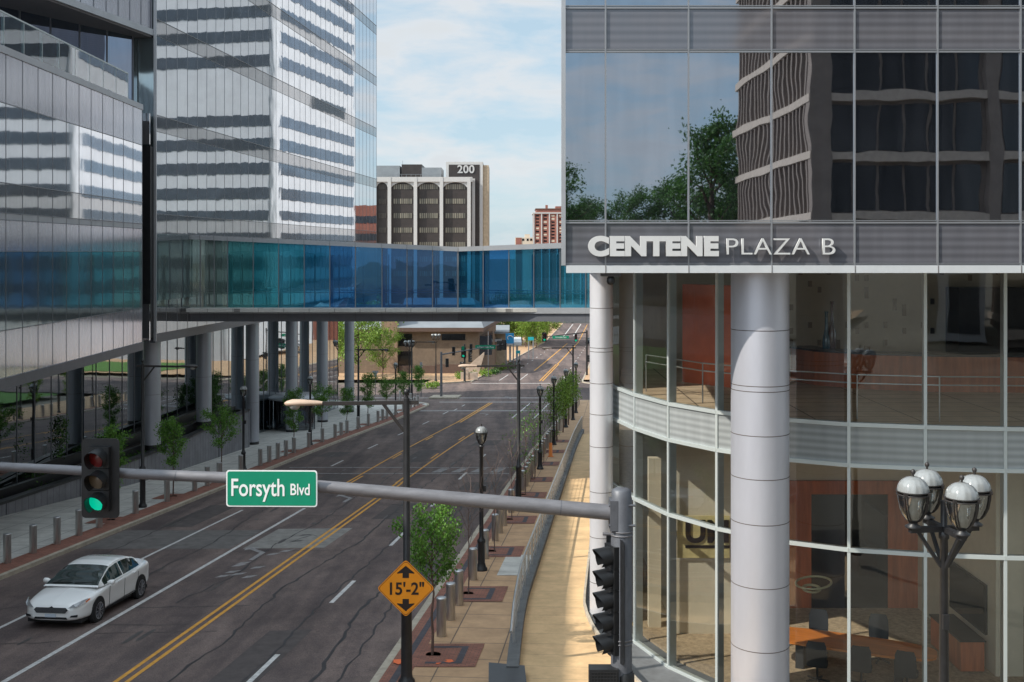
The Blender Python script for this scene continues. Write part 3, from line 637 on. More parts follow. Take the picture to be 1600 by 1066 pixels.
# ------------------------------------------------------------------ tall street lights
def cobra(label, loc, ln, h=6.75, flip=1, hm='cobra'):
    t = thing('street_light', label, 'street light', loc, 0, 'tall street lights with side arms')
    b = MB(); b.lathe([(.2, 0), (.2, .1), (.15, .16), (.135, .25), (.125, 1.75), (.15, 1.78), (.15, 1.86), (.12, 1.92), (.085, 1.96), (.075, h)], n=16); b.build('pole', M['black'], t)
    b = MB(); b.lathe([(.05, h+.0), (.03, h+.06), (.06, h+.1), (.07, h+.15), (.05, h+.2), (0, h+.22)], n=12); b.build('finial', M['black'], t)
    b = MB(); b.bar((.28*flip, 0, h-.1), (-ln*flip, 0, h-.13), .07, .09); b.bar((-.06*flip, 0, h-.78), (-.55*flip, 0, h-.14), .05, .07); b.build('arm', M['bronze'], t)
    b = MB(); x0 = -ln*flip
    rows = []
    for k, (d, wy, zt, zb) in enumerate(((0, .05, .04, -.04), (.12, .09, .06, -.05), (.5, .13, .09, -.06), (.72, .15, .09, -.08), (.85, .1, .05, -.07), (.9, .02, .01, -.03))):
        rows.append([(x0-d*flip, wy*math.cos(q), h-.12+(zt if math.sin(q) > 0 else -zb)*math.sin(q)) for q in [2*math.pi*j/14 for j in range(14)]])
    b.grid(rows, close=True); lh = b.build('lamp_head', M[hm], t)
    b = MB(); b.lathe([(0, -.16), (.07, -.15), (.12, -.1), (.13, -.04)], (x0-.66*flip, 0, h-.12), 14); b.build('lens', M['lens'], lh)
    return t
cb = cobra('tall black street light with tan lamp head, carrying the amber clearance sign', S(-4.9, 25.8, .13), 1.98)
# the arm reaches over the road
dup(cb, 'tall black street light on right pavement just beyond the nearest acorn lamp', S(-4.55, 52, .13))
dup(cb, 'far tall street light on right pavement near the crossing', S(-4.4+.1, 101, .13))
cl = cobra('tall dark street light under the podium corner, arm pointing right', S(-22.2, 51.5, .13), 1.7, flip=-1, hm='bronze')
dup(cl, 'tall street light in front of the last tower columns on the left', S(-22.1, 93.2, .13))
dup(cl, 'tall street light at the left corner of the crossing', S(-23.4, 121, .13))

# low clearance sign
sg = thing('clearance_sign', 'amber diamond sign reading 15 feet 2 inches with two black arrows', 'road sign', (-2.49, 25.66, CZ-7.9))
def diamond(mb, r, y0, y1, rc=.07):
    pts = []
    for k in range(4):
        c = R(90*k+90); cx, cz = (r-rc*1.41)*math.cos(c), (r-rc*1.41)*math.sin(c)
        for j in range(5): a = c+R(-45+22.5*j); pts.append((cx+rc*math.cos(a), cz+rc*math.sin(a)))
    n = len(pts)
    mb.face([(p[0], y0, p[1]) for p in pts][::1]); mb.face([(p[0], y1, p[1]) for p in pts][::-1])
    for i in range(n):
        j = (i+1) % n; mb.face([(pts[i][0], y0, pts[i][1]), (pts[j][0], y0, pts[j][1]), (pts[j][0], y1, pts[j][1]), (pts[i][0], y1, pts[i][1])])
b = MB(); diamond(b, .675, 0, .008); b.build('sign_plate', M['orange'], sg)
b = MB(); diamond(b, .65, -.003, -.001); b.build('sign_border', M['maroon'], sg)
b = MB(); diamond(b, .635, -.006, -.004); b.build('sign_face', M['orange'], sg)
for s in (1, -1):
    b = MB(); P = [(-.075, .245), (.075, .245), (.075, .36), (.2, .345), (.2, .37), (0, .53), (-.2, .37), (-.2, .345), (-.075, .36)]
    b.face([(x, -.010, z*s) for x, z in (P if s > 0 else P[::-1])]); b.build('arrow', M['ink'], sg)
text('sign_text', "15'-2\"", .40, M['ink'], sg, (0, -.012, -.14), ext=.002, ax='CENTER', bold=.008, sx=.93)
b = MB(); b.box(-.1, .1, .008, .06, .28, .33); b.box(-.1, .1, .008, .06, -.33, -.28); b.build('bracket', M['galv'], sg)

# ------------------------------------------------------------------ near signal mast
ma = thing('signal_mast', 'grey steel signal mast with long arm crossing the picture', 'signal pole', (0, 17.5, 0))
px = 17.5/F
def W(x, y, z=17.5): return Vector(((x-800)*z/F, 0, CZ-(y-393)*z/F))
b = MB(); pc = W(971, 0).x; b.lathe([(.17, 0), (.17, 5.7), (.16, 5.72), (.16, 5.83), (.10, 5.86), (0, 5.87)], (pc, 0, G(17.5)+.1), 20); b.build('pole', M['polegrey'], ma)
b = MB(); AR = [(956, 801, .125), (800, 787, .115), (620, 771, .105), (498, 760, .098), (360, 747, .09), (200, 740, .08), (100, 734, .073), (0, 729, .068), (-90, 731, .06)]
P = [W(x, y) for x, y, r in AR]; rows = []
for i, p in enumerate(P):
    d = (P[max(i-1, 0)]-P[min(i+1, len(P)-1)]).normalized(); u = Vector((0, 1, 0)); v = d.cross(u); r = AR[i][2]
    rows.append([p+(u*math.cos(q)+v*math.sin(q))*r for q in [2*math.pi*k/20 for k in range(20)]])
b.grid(rows, close=True); b.build('mast_arm', M['galv'], ma)
b = MB(); q = W(962, 801); b.box(q.x-.1, q.x+.02, -.16, .16, q.z-.26, q.z+.22)
for zz in (-.18, .14): b.tube((q.x-.12, -.12, q.z+zz), (q.x+.3, -.12, q.z+zz), .02); 
b.build('flange', M['polegrey'], ma)
for yy in (836, 1004):
    c = W(971, yy); b = MB()
    for dz in (0, .06): b.lathe([(.172, dz), (.182, dz), (.182, dz+.02), (.172, dz+.02)], c, 20)
    b.tube((c.x-.3, -.02, c.z+.02), (c.x-.1, -.02, c.z+.02), .025)
    b.build('clamp', M['galv'], ma)
b = MB()
for xx, rr in ((276, .0865), (876, .121)):
    c = W(xx, 743.5 if xx == 276 else 793.8)
    d = Vector((1, 0, -.085)).normalized(); b.tube(c-d*.008, c+d*.008, rr, rr, 20)
b.build('arm_joint', M['polegrey'], ma)

def hood(mb, c, r=.15, ln=.28, d=Vector((0, -1, 0))):
    """tunnel visor: tube cut away beneath"""
    x = d.cross(Vector((0, 0, 1))).normalized(); z = Vector((0, 0, 1)); rows = []
    for k in range(15):
        an = R(-62+304*k/14); o_ = x*math.cos(an)*r+z*math.sin(an)*r; lf = ln*(.62+.38*max(0, math.sin(an))) ; rows.append([c+o_, c+o_+d*lf+z*-.02])
    mb.grid(rows)
    rows = [[a*1 for a in rw] for rw in rows]
    mb.grid([[c+(rw[0]-c)*.94, rw[1]-(rw[0]-c)*.06] for rw in rows])
def signal_head(label, loc, rz, n=3, lit=None, s=1.0, plate=True, vis=True):
    """head faces -Y; lit = index from top that glows green"""
    t = thing('traffic_signal', label, 'traffic light', loc, rz, 'traffic signal heads'); t.scale = (s, s, s)
    hh = n*.345; b = MB()
    if plate:
        w_, h_, rc = .305, hh/2+.12, .07; pts = []
        for k, (sx, sz) in enumerate(((1, 1), (-1, 1), (-1, -1), (1, -1))):
            for j in range(5): a = R(90*k+22.5*j); pts.append((sx*(w_-rc)+rc*math.cos(a), sz*(h_-rc)+rc*math.sin(a)))
        for yy in (.0, .012): b.face([(p[0], yy, p[1]) for p in (pts if yy else pts[::-1])])
        for i in range(len(pts)):
            j = (i+1) % len(pts); b.face([(pts[i][0], 0, pts[i][1]), (pts[j][0], 0, pts[j][1]), (pts[j][0], .012, pts[j][1]), (pts[i][0], .012, pts[i][1])])
        b.build('backplate', M['blackpl'], t)
    b = MB()
    for k in range(n):
        zc = hh/2-.1725-.345*k; b.box(-.17, .17, -.1, .14, zc-.168, zc+.168)
    b.build('housing', M['blackpl'], t)
    for k in range(n):
        zc = hh/2-.1725-.345*k
        m = M['redoff'] if k == 0 else M['amboff']
        if n == 5: m = (M['redoff'], M['amboff'], M['blackpl'], M['amboff'], M['blackpl'])[k]
        if lit == k: m = M['glowg']
        elif k == n-1: m = M['blackpl']
        b = MB(); rows = [[(r*math.cos(q), -.1-.035*(1-(r/.15)**2), zc+r*math.sin(q)) for q in [2*math.pi*j/20 for j in range(20)]] for r in (.145, .1, .05, .002)]
        b.grid(rows, close=True); b.build('lens', m, t)
        b = MB(); hood(b, Vector((0, -.1, zc))); b.build('visor', M['blackpl'], t)
    return t
c = W(165, 743); sh = signal_head('near traffic signal with backplate on mast arm, green lens lit', (c.x, 17.28, c.z), R(-1), 3, 2, .985)
c = W(955, 935); signal_head('five lens signal head strapped to near pole, seen from the side', (c.x+.06, 17.5, c.z), R(-68), 5, None, 1.0)
c = W(942, 1064); ps = thing('pedestrian_signal', 'black pedestrian signal box at the bottom of the near pole', 'traffic light', (c.x, 17.4, c.z+.02))
b = MB(); b.box(-.23, .23, -.12, .12, -.24, .24); b.build('housing', M['blackpl'], ps)
b = MB(); 
for k in range(9): b.bar((-.2+.05*k, -.125, -.2), (-.2+.05*k, -.125, .2), .01, .008); b.bar((-.2, -.127, -.2+.05*k), (.2, -.127, -.2+.05*k), .008, .01)
b.build('grille', M['black'], ps); b = MB(); b.lathe([(.13, -.2), (.15, -.15), (.15, .15), (.13, .2)], (.35, .05, -.05), 14); b.build('mount', M['blackpl'], ps)

# street name sign on the arm
c = W(427.5, 760.5); ss = thing('street_name_sign', 'green street name sign with white border hanging on the mast arm', 'street sign', (c.x, 17.36, c.z), R(-1.2))
def rrect(mb, w_, h_, rc, y0, y1):
    pts = []
    for k, (sx, sz) in enumerate(((1, 1), (-1, 1), (-1, -1), (1, -1))):
        for j in range(5): a = R(90*k+22.5*j); pts.append((sx*(w_-rc)+rc*math.cos(a), sz*(h_-rc)+rc*math.sin(a)))
    mb.face([(p[0], y0, p[1]) for p in pts][::-1]); mb.face([(p[0], y1, p[1]) for p in pts])
    for i in range(len(pts)):
        j = (i+1) % len(pts); mb.face([(pts[i][0], y0, pts[i][1]), (pts[j][0], y0, pts[j][1]), (pts[j][0], y1, pts[j][1]), (pts[i][0], y1, pts[i][1])])
b = MB(); rrect(b, .725, .29, .045, 0, .006); b.build('sign_border', M['white'], ss)
b = MB(); rrect(b, .705, .27, .035, -.004, -.002); b.build('sign_face', M['green'], ss)
text('name_text', 'Forsyth', .39, M['white'], ss, (-.66, -.008, -.115), ext=.002, sx=.735, bold=.004)
text('suffix_text', 'Blvd', .255, M['white'], ss, (.29, -.008, -.098), ext=.002, sx=.74, bold=.003)

# ------------------------------------------------------------------ handrail
hr = thing('handrail', 'long stainless steel handrail on the upstand beside the ramp', 'railing')
zsr = frange(26.4, 88, 1.55); top = [S(ra(z)-.18, z, 1.5) for z in zsr]; b = MB()
top[0] = S(ra(26.4)-.18, 26.2, 1.25); b.path(top, .036, 8); b.build('top_rail', M['steelr'], hr)
for z in zsr[1:]:
    b = MB(); b.bar(S(ra(z)-.18, z, .45), S(ra(z)-.18, z, 1.5), .035, .07); b.build('baluster', M['steelr'], hr)
b = MB()
for hh in (.72, .92, 1.12, 1.3): b.path([S(ra(z)-.18, z, hh) for z in zsr[1:]], .008, 4)
b.build('wires', M['steelr'], hr)
hr = thing('stair_rail', 'small stair handrail at the far top of the ramp', 'railing')
b = MB(); b.path([S(-2.2, 88, 1.4), S(-1.9, 92, .5), S(-1.9, 92, 0)], .03, 6); b.path([S(-1.4, 88, 1.4), S(-1.1, 92, .5), S(-1.1, 92, 0)], .03, 6); b.build('rails', M['steelr'], hr)

# ------------------------------------------------------------------ LEFT: tower, podium block, columns
TT = (975-800)/F; TB = (765-800)/F
def TX(z): return -19.9+(z-61)*TT
def BX(z): return -19.6+(z-58)*TB
tw = thing('glass_tower', 'mirrored glass office tower on the left reflecting a striped white building', 'building')
TA, TE = 61.0, 115.6
lines = [2.1, 7.63, 13.0, 18.4, 23.8, 29.2, 34.6, 40.0]
A = (TX(TA), TA); B = (TX(TE), TE)
def tsheet(name, z0, z1, m, a=A, b_=B, off=0):
    s = MB(); s.sheet((a[0]+off, a[1]), (b_[0]+off, b_[1]), CZ+z0, CZ+z1); return s.build(name, m, tw)
tsheet('soffit_panel_band', -4.6, -2.75, M['towers']); tsheet('glass_band', -2.75, 1.0, M['blockt']); tsheet('glass_band', 1.0, 2.1, M['towers'])
for i in range(len(lines)-1):
    tsheet('glass_band', lines[i], lines[i+1]-.92, M['tower']); tsheet('spandrel_band', lines[i+1]-.92, lines[i+1], M['towers'])
b = MB(); tzs = frange(TA, TE, 1.5165)
for z in tzs: b.box(TX(z)-.02, TX(z)+.012, z-.012, z+.012, CZ-4.6, CZ+40)
b.build('mullions', M['mull'], tw)
b = MB()
for hgt in [-2.75, 1.0]+lines+[l_-.92 for l_ in lines[1:]]:
    th = .035 if hgt in lines else .018
    b.wall((TX(TA)+.002, TA), (TX(TE)+.002, TE), CZ+hgt-th/2, CZ+hgt+th/2, .022, side=-1)
b.build('transoms', M['mull'], tw)
b = MB(); b.prism([(TX(TA)-.05, TA), (TX(TE)-.05, TE), (TX(TE)-40, TE), (-60, TA)], CZ-4.58, CZ+40); b.build('core_walls', M['blockt'], tw)
b = MB(); b.wall((TX(TA)+.02, TA-.02), (TX(TE)+.02, TE), CZ-5.1, CZ-4.6, .3, side=1); b.prism([(TX(TA)-.3, TA), (TX(TE)-.3, TE), (TX(TE)-30, TE), (-50, TA)], CZ-4.8, CZ-4.6); b.build('soffit', M['slate'], tw)
b = MB(); b.box(TX(TA)-.04, TX(TA)+.1, TA-.12, TA-.0, CZ-5.0, CZ+40); b.build('corner_trim', M['fascia'], tw)
# recess between podium and tower
b = MB(); b.box(-24, TX(TA)-.06, TA-.6, TA-.15, CZ-4.8, CZ+5.8); b.build('recess_wall', M['dark'], tw)
b = MB(); b.box(-24, TX(TA)-.06, TA-.75, TA-.62, CZ-4.9, CZ-2.9); b.box(-24, TX(TA)-.06, TA-.75, TA-.62, CZ+5.9, CZ+7.6); b.build('recess_panel', M['towers'], tw)

pd = thing('glass_podium', 'lower mirrored glass block on the far left with overhanging base and terrace', 'building')
Z0, Z1 = 6.0, 58.0
def bs(name, h0, h1, m, z0=Z0, z1=Z1): s = MB(); s.sheet((BX(z0), z0), (BX(z1), z1), CZ+h0, CZ+h1); return s.build(name, m, pd)
bs('parapet_panel', 5.63, 7.5, M['blockb']); bs('glass_band', 2.6, 5.63, M['blockg']); bs('spandrel_band', 1.46, 2.6, M['towers'])
bs('metal_band', 1.2, 1.46, M['fascia']); bs('fritted_band', 0, 1.2, M['blockb']); bs('glass_band', -3.0, 0, M['blockt']); bs('fritted_band', -4.8, -3.0, M['blockb'])
b = MB()
for z in frange(Z0, Z1, 1.5): b.box(BX(z)-.02, BX(z)+.012, z-.011, z+.011, CZ-4.8, CZ+7.5)
b.build('mullions', M['mull'], pd)
b = MB()
for hgt in (-3, 0, 1.2, 1.46, 2.6, 5.63): b.wall((BX(Z0), Z0), (BX(Z1), Z1), CZ+hgt-.018, CZ+hgt+.018, .02, side=-1)
b.build('transoms', M['mull'], pd)
b = MB(); b.wall((BX(Z0)+.06, Z0), (BX(Z1)+.06, Z1+.02), CZ-5.22, CZ-4.8, .5, side=1); b.build('base_fascia', M['slate'], pd)
b = MB(); b.wall((BX(Z0)+.05, Z0), (BX(Z1)+.05, Z1+.02), CZ+7.5, CZ+7.78, .6, side=1); b.build('coping', M['fascia'], pd)
b = MB(); b.prism([(BX(Z0)-.05, Z0), (BX(Z1)-.05, Z1), (-24.2, Z1), (-24.2, 72), (-60, 72), (-60, Z0)], CZ-4.98, CZ+7.45); b.build('body_walls', M['soff'], pd)
b = MB(); b.wall((BX(Z0)-.35, Z0), (BX(Z1-1.2)-.35, Z1-1.2), CZ+7.78, CZ+9.2, .02, side=1); b.build('balustrade_glass', M['balus'], pd)
b = MB(); b.wall((BX(Z0)-.33, Z0), (BX(Z1-1.2)-.33, Z1-1.2), CZ+9.2, CZ+9.26, .06, side=1)
for z in frange(Z0, Z1-1.2, 1.8): b.box(BX(z)-.37, BX(z)-.34, z-.012, z+.012, CZ+7.78, CZ+9.2)
b.build('balustrade_rail', M['mullL'], pd)
# set-back terrace storey and the volume over it
b = MB(); TP = [(-27.5, 34), (-25.2, 52.5), (-21.0, 60.6)]
for i in range(2): b.sheet(TP[i], TP[i+1], CZ+7.4, CZ+11.9, 0, i*33)
b.build('terrace_glass', M['terr'], pd)
b = MB()
for i in range(2):
    a_, c_ = Vector(TP[i]), Vector(TP[i+1]); n = int((c_-a_).length/1.6)
    for k in range(n+1): p = a_.lerp(c_, k/n); b.box(p.x-.02, p.x+.05, p.y-.03, p.y+.03, CZ+7.4, CZ+11.9)
b.build('terrace_mullions', M['mull'], pd)
OV = [(-20.05, 60.9), (-21.9, 52.2), (-22.6, 49), (-60, 49), (-60, 60.9)]
b = MB(); b.prism(OV, CZ+11.9, CZ+12.0); b.build('overhang_soffit', M['soff'], pd)
b = MB(); b.prism([(x+.12, y) for x, y in OV], CZ+12.0, CZ+12.35); b.build('overhang_fascia', M['fascia'], pd)
b = MB(); b.prism(OV, CZ+12.35, CZ+15.5); b.build('overhang_wall', M['blockb'], pd)
for i in range(2):
    a_, c_ = Vector(OV[i]), Vector(OV[i+1]); n = int((c_-a_).length/1.1)
    for k in range(n+1): p = a_.lerp(c_, k/n); b = MB(); b.box(p.x-.01, p.x+.03, p.y-.015, p.y+.015, CZ+12.35, CZ+15.5); b.build('overhang_mullion', M['mull'], pd)

# glazed ground floor wall behind the columns
gw = thing('lobby_glass_wall', 'mirrored ground floor glazing behind the row of round columns', 'wall')
def GP(z): return (SX(-28.7, z)-cs(z), z)
zz = frange(14, 113.6, 16.6)
for i in range(6):
    b = MB(); b.sheet(GP(zz[i]), GP(zz[i+1]), G(zz[i+1])-.5, CZ-4.7, 0, i*16.6); b.build('glass_bay', M['lobbym'], gw)
b = MB()
for z in frange(14, 113.6, 1.6): p = GP(z); b.box(p[0]-.02, p[0]+.03, z-.015, z+.015, G(z)-.3, CZ-4.7)
b.build('mullions', M['mull'], gw)
b = MB(); b.prism([(GP(14)[0]-.1, 14), (GP(113.6)[0]-.1, 113.6), (GP(113.6)[0]-20, 113.6), (-60, 14)], G(113)-1, CZ-4.9); b.build('lobby_core', M['dark'], gw)

for i, (z, Hb) in enumerate(((62.5, 11.25), (70.4, 11.15), (79.8, None), (89.5, None), (99, None), (109, None))):
    X = -26.4+.0936*z; zb = CZ-Hb if Hb else G(z)+.1
    t = thing('tower_column', 'round grey metal column carrying the glass tower, %s from the left' % ORD[i], 'column', (X, z, zb), 0, 'round columns under the tower')
    ht = CZ-4.7-zb
    b = MB(); b.lathe([(.48, .25), (.48, ht)], n=32); b.build('shaft', M['colm2'], t)
    b = MB(); b.lathe([(.47, 0), (.47, .25)], n=32); b.build('plinth', M['dark'], t)
    b = MB()
    for k in (3.1, 6.2): 
        if k < ht-1: b.lathe([(.482, k), (.4835, k), (.4835, k+.015), (.482, k+.015)], n=32)
    b.build('joint_ring', M['joint'], t)

# terraced planter
tp = thing('terraced_planter', 'stepped grey granite planter wall below the podium on the left', 'planter')
OW = [(-24.2, 45.5), (-22.9, 48.9), (-21.5, 55.2), (-20.6, 58.7), (-19.95, 62.5), (-19.2, 71.7), (-18.7, 78)]
def tier(name, dx, top, m, th=.3):
    b = MB(); pts = [(x-dx, z) for x, z in OW]
    for i in range(len(pts)-1): b.wall(pts[i], pts[i+1], G(pts[i+1][1])-.2, CZ-top, th, side=1)
    e = pts[-1]; b.wall(e, (-22.0, e[1]), G(e[1])-.2, CZ-top-.01, th, side=1); b.build(name, m, tp)
    return pts
tier('outer_wall', 0, 11.35, M['granite']); 
b = MB()
for i in range(len(OW)-1): b.wall((OW[i][0]+.04, OW[i][1]), (OW[i+1][0]+.04, OW[i+1][1]), CZ-11.35, CZ-11.22, .42, side=1)
b.wall((OW[-1][0]+.04, OW[-1][1]+.04), (-22, OW[-1][1]+.04), CZ-11.352, CZ-11.224, .42, side=1)
b.build('coping', M['dark'], tp)
tier('middle_wall', 1.0, 11.0, M['dark'], .25); tier('inner_wall', 1.9, 10.6, M['dark'], .25)
for k, (d0, d1, hh) in enumerate(((.3, 1.0, 11.5), (1.25, 1.9, 11.15), (2.15, 3.2, 10.8))):
    b = MB(); b.grid([[(x-d0, z, CZ-hh), (x-d1, z, CZ-hh)] for x, z in OW], smooth=False); b.build('soil', M['soil'], tp)
random.seed(5); shr = []
for k in range(22):
    i = random.randrange(len(OW)-1); t_ = random.random(); x = lerp(OW[i][0], OW[i+1][0], t_); z = lerp(OW[i][1], OW[i+1][1], t_)
    lv = random.choice((0, 1, 2)); cx = x-(.65, 1.6, 2.6)[lv]; b = MB(); leaves(b, [(0, 0, .15), (.3, .5, .12), (-.1, -.5, .1)], 70, .16, .07)
    o = b.build('planter_shrub', M['leafd'], None, (cx, z, CZ-(11.5, 11.15, 10.8)[lv]), category='shrub', group='low shrubs in the terraced planter')
    shr.append(o)
for i, o in enumerate(sorted(shr, key=lambda o: o.location.y)): o['label'] = 'low leafy shrub in the stepped granite planter, %s from the near end' % ordn(i)
for i, (x, y, h_) in enumerate(((-23.5, 56.5, 2.6), (-21.0, 76.3, 2.2), (-20.6, 75.2, 1.8), (-24.2, 53.0, 2.3))):
    make_tree('shrub', ('upright dark shrub in the planter by the podium glass', 'tall dark shrub at the far end of the planter', 'bushy dark shrub just before the planter end', 'broad shrub low at the left of the planter')[i], 'shrub', h_, .2, .8, 1300, .06, .13, M['leafd'], M['bark'], 50+i, .03, None, 2, (x, y, CZ-11.2))

# revolving door drum
rd = thing('revolving_door', 'glass drum revolving door with pale round canopy among the columns', 'door', (SX(-26.9, 92)-cs(92), 92, G(92)+.13))
b = MB(); b.lathe([(1.7, 0), (1.7, 2.6)], n=28); 
b.f = b.f[:-2]; b.m = b.m[:-2]; b.uv = b.uv[:-2]; b.sm = b.sm[:-2]; b.build('drum_glass', M['doorg'], rd)
b = MB(); b.lathe([(1.7, 2.6), (2.3, 2.62), (2.3, 2.85), (0, 2.86)], n=28); b.build('canopy', M['fascia'], rd)
for k in range(4):
    b = MB(); u = Vector((math.cos(R(45*k*2+20)), math.sin(R(90*k+20)), 0)); b.bar(Vector((0, 0, 1.3)), Vector((0, 0, 1.3))+u*1.6, .03, 2.5); b.build('door_leaf', M['terr'], rd)
b = MB()
for k in range(8): an = R(45*k); b.tube((1.7*math.cos(an), 1.7*math.sin(an), 0), (1.7*math.cos(an), 1.7*math.sin(an), 2.6), .035, n=6)
b.build('frame', M['dark'], rd)

# ------------------------------------------------------------------ street trees
random.seed(11)
def pit(mb, mbd, a, z, sgn):
    c = a+.0
    mb.face([S(c+da, z+dz, .146) for da, dz in ((-.75, -.85), (.75, -.85), (.75, .85), (-.75, .85))])
pm = MB(); pdk = MB(); hol = MB()
for z in treeR[:9]: 
    pm.face([S(-4.45+da, z+dz, .147) for da, dz in ((-.5, -1.0), (1.0, -1.0), (1.0, 1.0), (-.5, 1.0))])
    pdk.face([S(-4.45+da, z+dz, .151) for da, dz in ((.45, -.75), (.62, -.75), (.62, .75), (.45, .75))]); pdk.face([S(-4.45+da, z+dz, .151) for da, dz in ((-.3, .6), (.45, .6), (.45, .75), (-.3, .75))])
    pdk.face([S(-4.45+da, z+dz, .151) for da, dz in ((-.3, -.75), (.45, -.75), (.45, -.6), (-.3, -.6))])
    hol.lathe([(0, 0), (.2, 0)], S(-4.65, z, .153), 12)
for z in treeL: pm.face([S(-22.15+da, z+dz, .145) for da, dz in ((-.7, -.85), (.6, -.85), (.6, .85), (-.7, .85))]); hol.lathe([(0, 0), (.2, 0)], S(-22.1, z, .15), 12)
pm.build('tree_pits', M['brick'], kind='structure'); pdk.build('tree_pit_borders', M['dbrick'], kind='structure'); hol.build('tree_pit_soil', M['soil'], kind='structure')
g = MB(); 
for dx, dz, r in ((-.95, -.6, .17), (-.75, -.8, .09), (.35, -.55, .12), (.1, -.75, .07)): g.face([S(-4.5+dx+r*math.cos(q)*random.uniform(.5, 1.3), 28.1+dz+r*math.sin(q)*random.uniform(.6, 1.6), .157) for q in [k*.63 for k in range(10)]])
g.build('utility_paint', M['sprayo'], kind='structure')

t1 = make_tree('street_tree', 'young leafy tree behind the amber clearance sign', 'tree', 3.75, 1.75, 1.25, 5200, .042, .12, M['leaf'], M['bark'], 21, .04, 'young trees along the right pavement', 2, S(-4.68, 28.1, .13))
t1.scale = (.86, .86, .98)
tl = make_tree('street_tree', 'slender young green tree beside the lit traffic signal', 'tree', 4.4, 1.3, .95, 4000, .05, .13, M['leaf'], M['bark'], 22, .035, 'young trees along the left pavement', 2, S(-22.1, 48, .13))
tl2 = make_tree('street_tree', 'slender young green tree behind the street name sign, second on left pavement', 'tree', 3.9, 1.5, 1.05, 3600, .05, .13, M['leaf'], M['bark'], 23, .035, 'young trees along the left pavement', 2, S(-22.1, 54.8, .13))
tl3 = make_tree('street_tree', 'feathery flat topped young tree in front of the planter end wall', 'tree', 3.7, 1.7, 1.4, 3400, .05, .12, M['leaf'], M['bark'], 24, .035, 'young trees along the left pavement', 2, S(-22.1, 61.6, .13))
src = [tl, tl3, tl2]
random.seed(3)
for i, z in enumerate(treeL[3:]):
    o = dup(src[i % 3], 'young green tree on left pavement, %s past the planter end wall' % ORD[i], S(-22.1, z, .13), random.uniform(0, 6)); s_ = random.uniform(.9, 1.12); o.scale = (s_, s_, s_)
br = make_tree('bare_tree', 'thin bare young tree on right pavement just past the leafy one', 'tree', 3.7, 1.4, 1.5, 0, .05, .1, M['leaf'], M['terra'], 31, .02, 'bare young trees along the right pavement', 3, S(-4.62, 34.6, .13), 1.6, 13)
for i, z in enumerate(treeR[2:4]):
    dup(br, 'thin bare young tree on right pavement, %s one beyond the acorn lamp' % ORD[i], S(-4.5, z, .13), 2.2+i)
hb = make_tree('street_tree', 'half bare young tree with green lower shoots on right pavement', 'tree', 3.9, .9, 1.3, 420, .05, .12, M['leaf'], M['terra'], 33, .024, 'young trees along the right pavement', 3, S(-4.5, 55.3, .13), 1.7, 12)
dup(hb, 'sparse young tree on right pavement in front of the second acorn lamp', S(-4.45, 61, .13), 3)
dup(br, 'thin bare young tree on right pavement right after the second acorn lamp', S(-4.4, 68.2, .13), 1)
fg = make_tree('street_tree', 'bright green dense young tree left of the thin white column', 'tree', 4.3, 1.4, 1.2, 1500, .075, .17, M['leafy'], M['bark'], 35, .05, 'young trees along the right pavement', 2, S(-4.4, 82, .13), 1.5)
for i, z in enumerate((75, 89, 96, 103)):
    dup(fg if z > 80 else hb, 'young green tree on the far part of right pavement, %s from the near end' % ORD[i], S(-4.4, z, .13), 1.3*i)

# ------------------------------------------------------------------ SKYBRIDGE
sb = thing('skybridge', 'enclosed footbridge with blue and teal glass spanning the street', 'bridge')
ZB = 66.0
def BW(x, y, z=ZB): return Vector(((x-800)*z/F, z, CZ-(y-393)*z/F))
xb = [296, 313, 335, 356, 396, 435.5, 475.5, 515.5, 555.5, 597, 636, 676, 716, 755, 795, 834, 875, 915, 960]
def top_y(x): return lerp(367, 386, (x-296)/420) if x < 716 else lerp(386, 379.5, (x-716)/164)
def gt_y(x): return lerp(374, 393, (x-296)/420) if x < 716 else lerp(393, 388, (x-716)/164)
def zb(x): return ZB+(0 if x < 716 else -(x-716)*.0085)      # second half turns slightly towards the viewer
cols = [(.23, .31, .29), (.26, .32, .29), (.20, .28, .25), (.05, .24, .25), (.012, .22, .28), (.01, .21, .31), (.008, .16, .32), (.006, .11, .30), (.01, .12, .28), (.01, .08, .22), (.012, .07, .18), (.015, .08, .19),
        (.01, .12, .24), (.010, .085, .22), (.012, .12, .23), (.012, .12, .22), (.012, .15, .23), (.03, .17, .24)]
def bridgeglass(i, c):
    m = mirror('bridge glass %d' % i, (min(1, .09+c[0]*1.4), min(1, .10+c[1]*1.25), min(1, .12+c[2]*1.15)), .02, .008, 10, 20, .55, tuple(x*1.05 for x in c), .34, tilt=0)
    t = m.node_tree; o = [n for n in t.nodes if n.type == 'OUTPUT_MATERIAL'][0]; src = o.inputs[0].links[0].from_socket
    tr = t.nodes.new('ShaderNodeBsdfTransparent'); q = .55/max(c); tr.inputs[0].default_value = (min(1, c[0]*q+.04), min(1, c[1]*q+.1), min(1, c[2]*q+.15), 1)
    ms = t.nodes.new('ShaderNodeMixShader'); ms.inputs[0].default_value = .36; t.links.new(src, ms.inputs[1]); t.links.new(tr.outputs[0], ms.inputs[2]); t.links.new(ms.outputs[0], o.inputs[0])
    return m
for i in range(len(xb)-1):
    x0, x1 = xb[i], xb[i+1]; b = MB(); p = BW(x0, 481, zb(x0)); q = BW(x1, 481, zb(x1)); za = BW(x0, gt_y(x0), zb(x0)).z; zc = BW(x1, gt_y(x1), zb(x1)).z
    b.face([p, q, (q.x, q.y, zc), (p.x, p.y, za)], 0, [(p.x+i*3, p.z), (q.x+i*3, q.z), (q.x+i*3, zc), (p.x+i*3, za)]); b.build('window_pane', bridgeglass(i, cols[i]), sb)
b = MB()
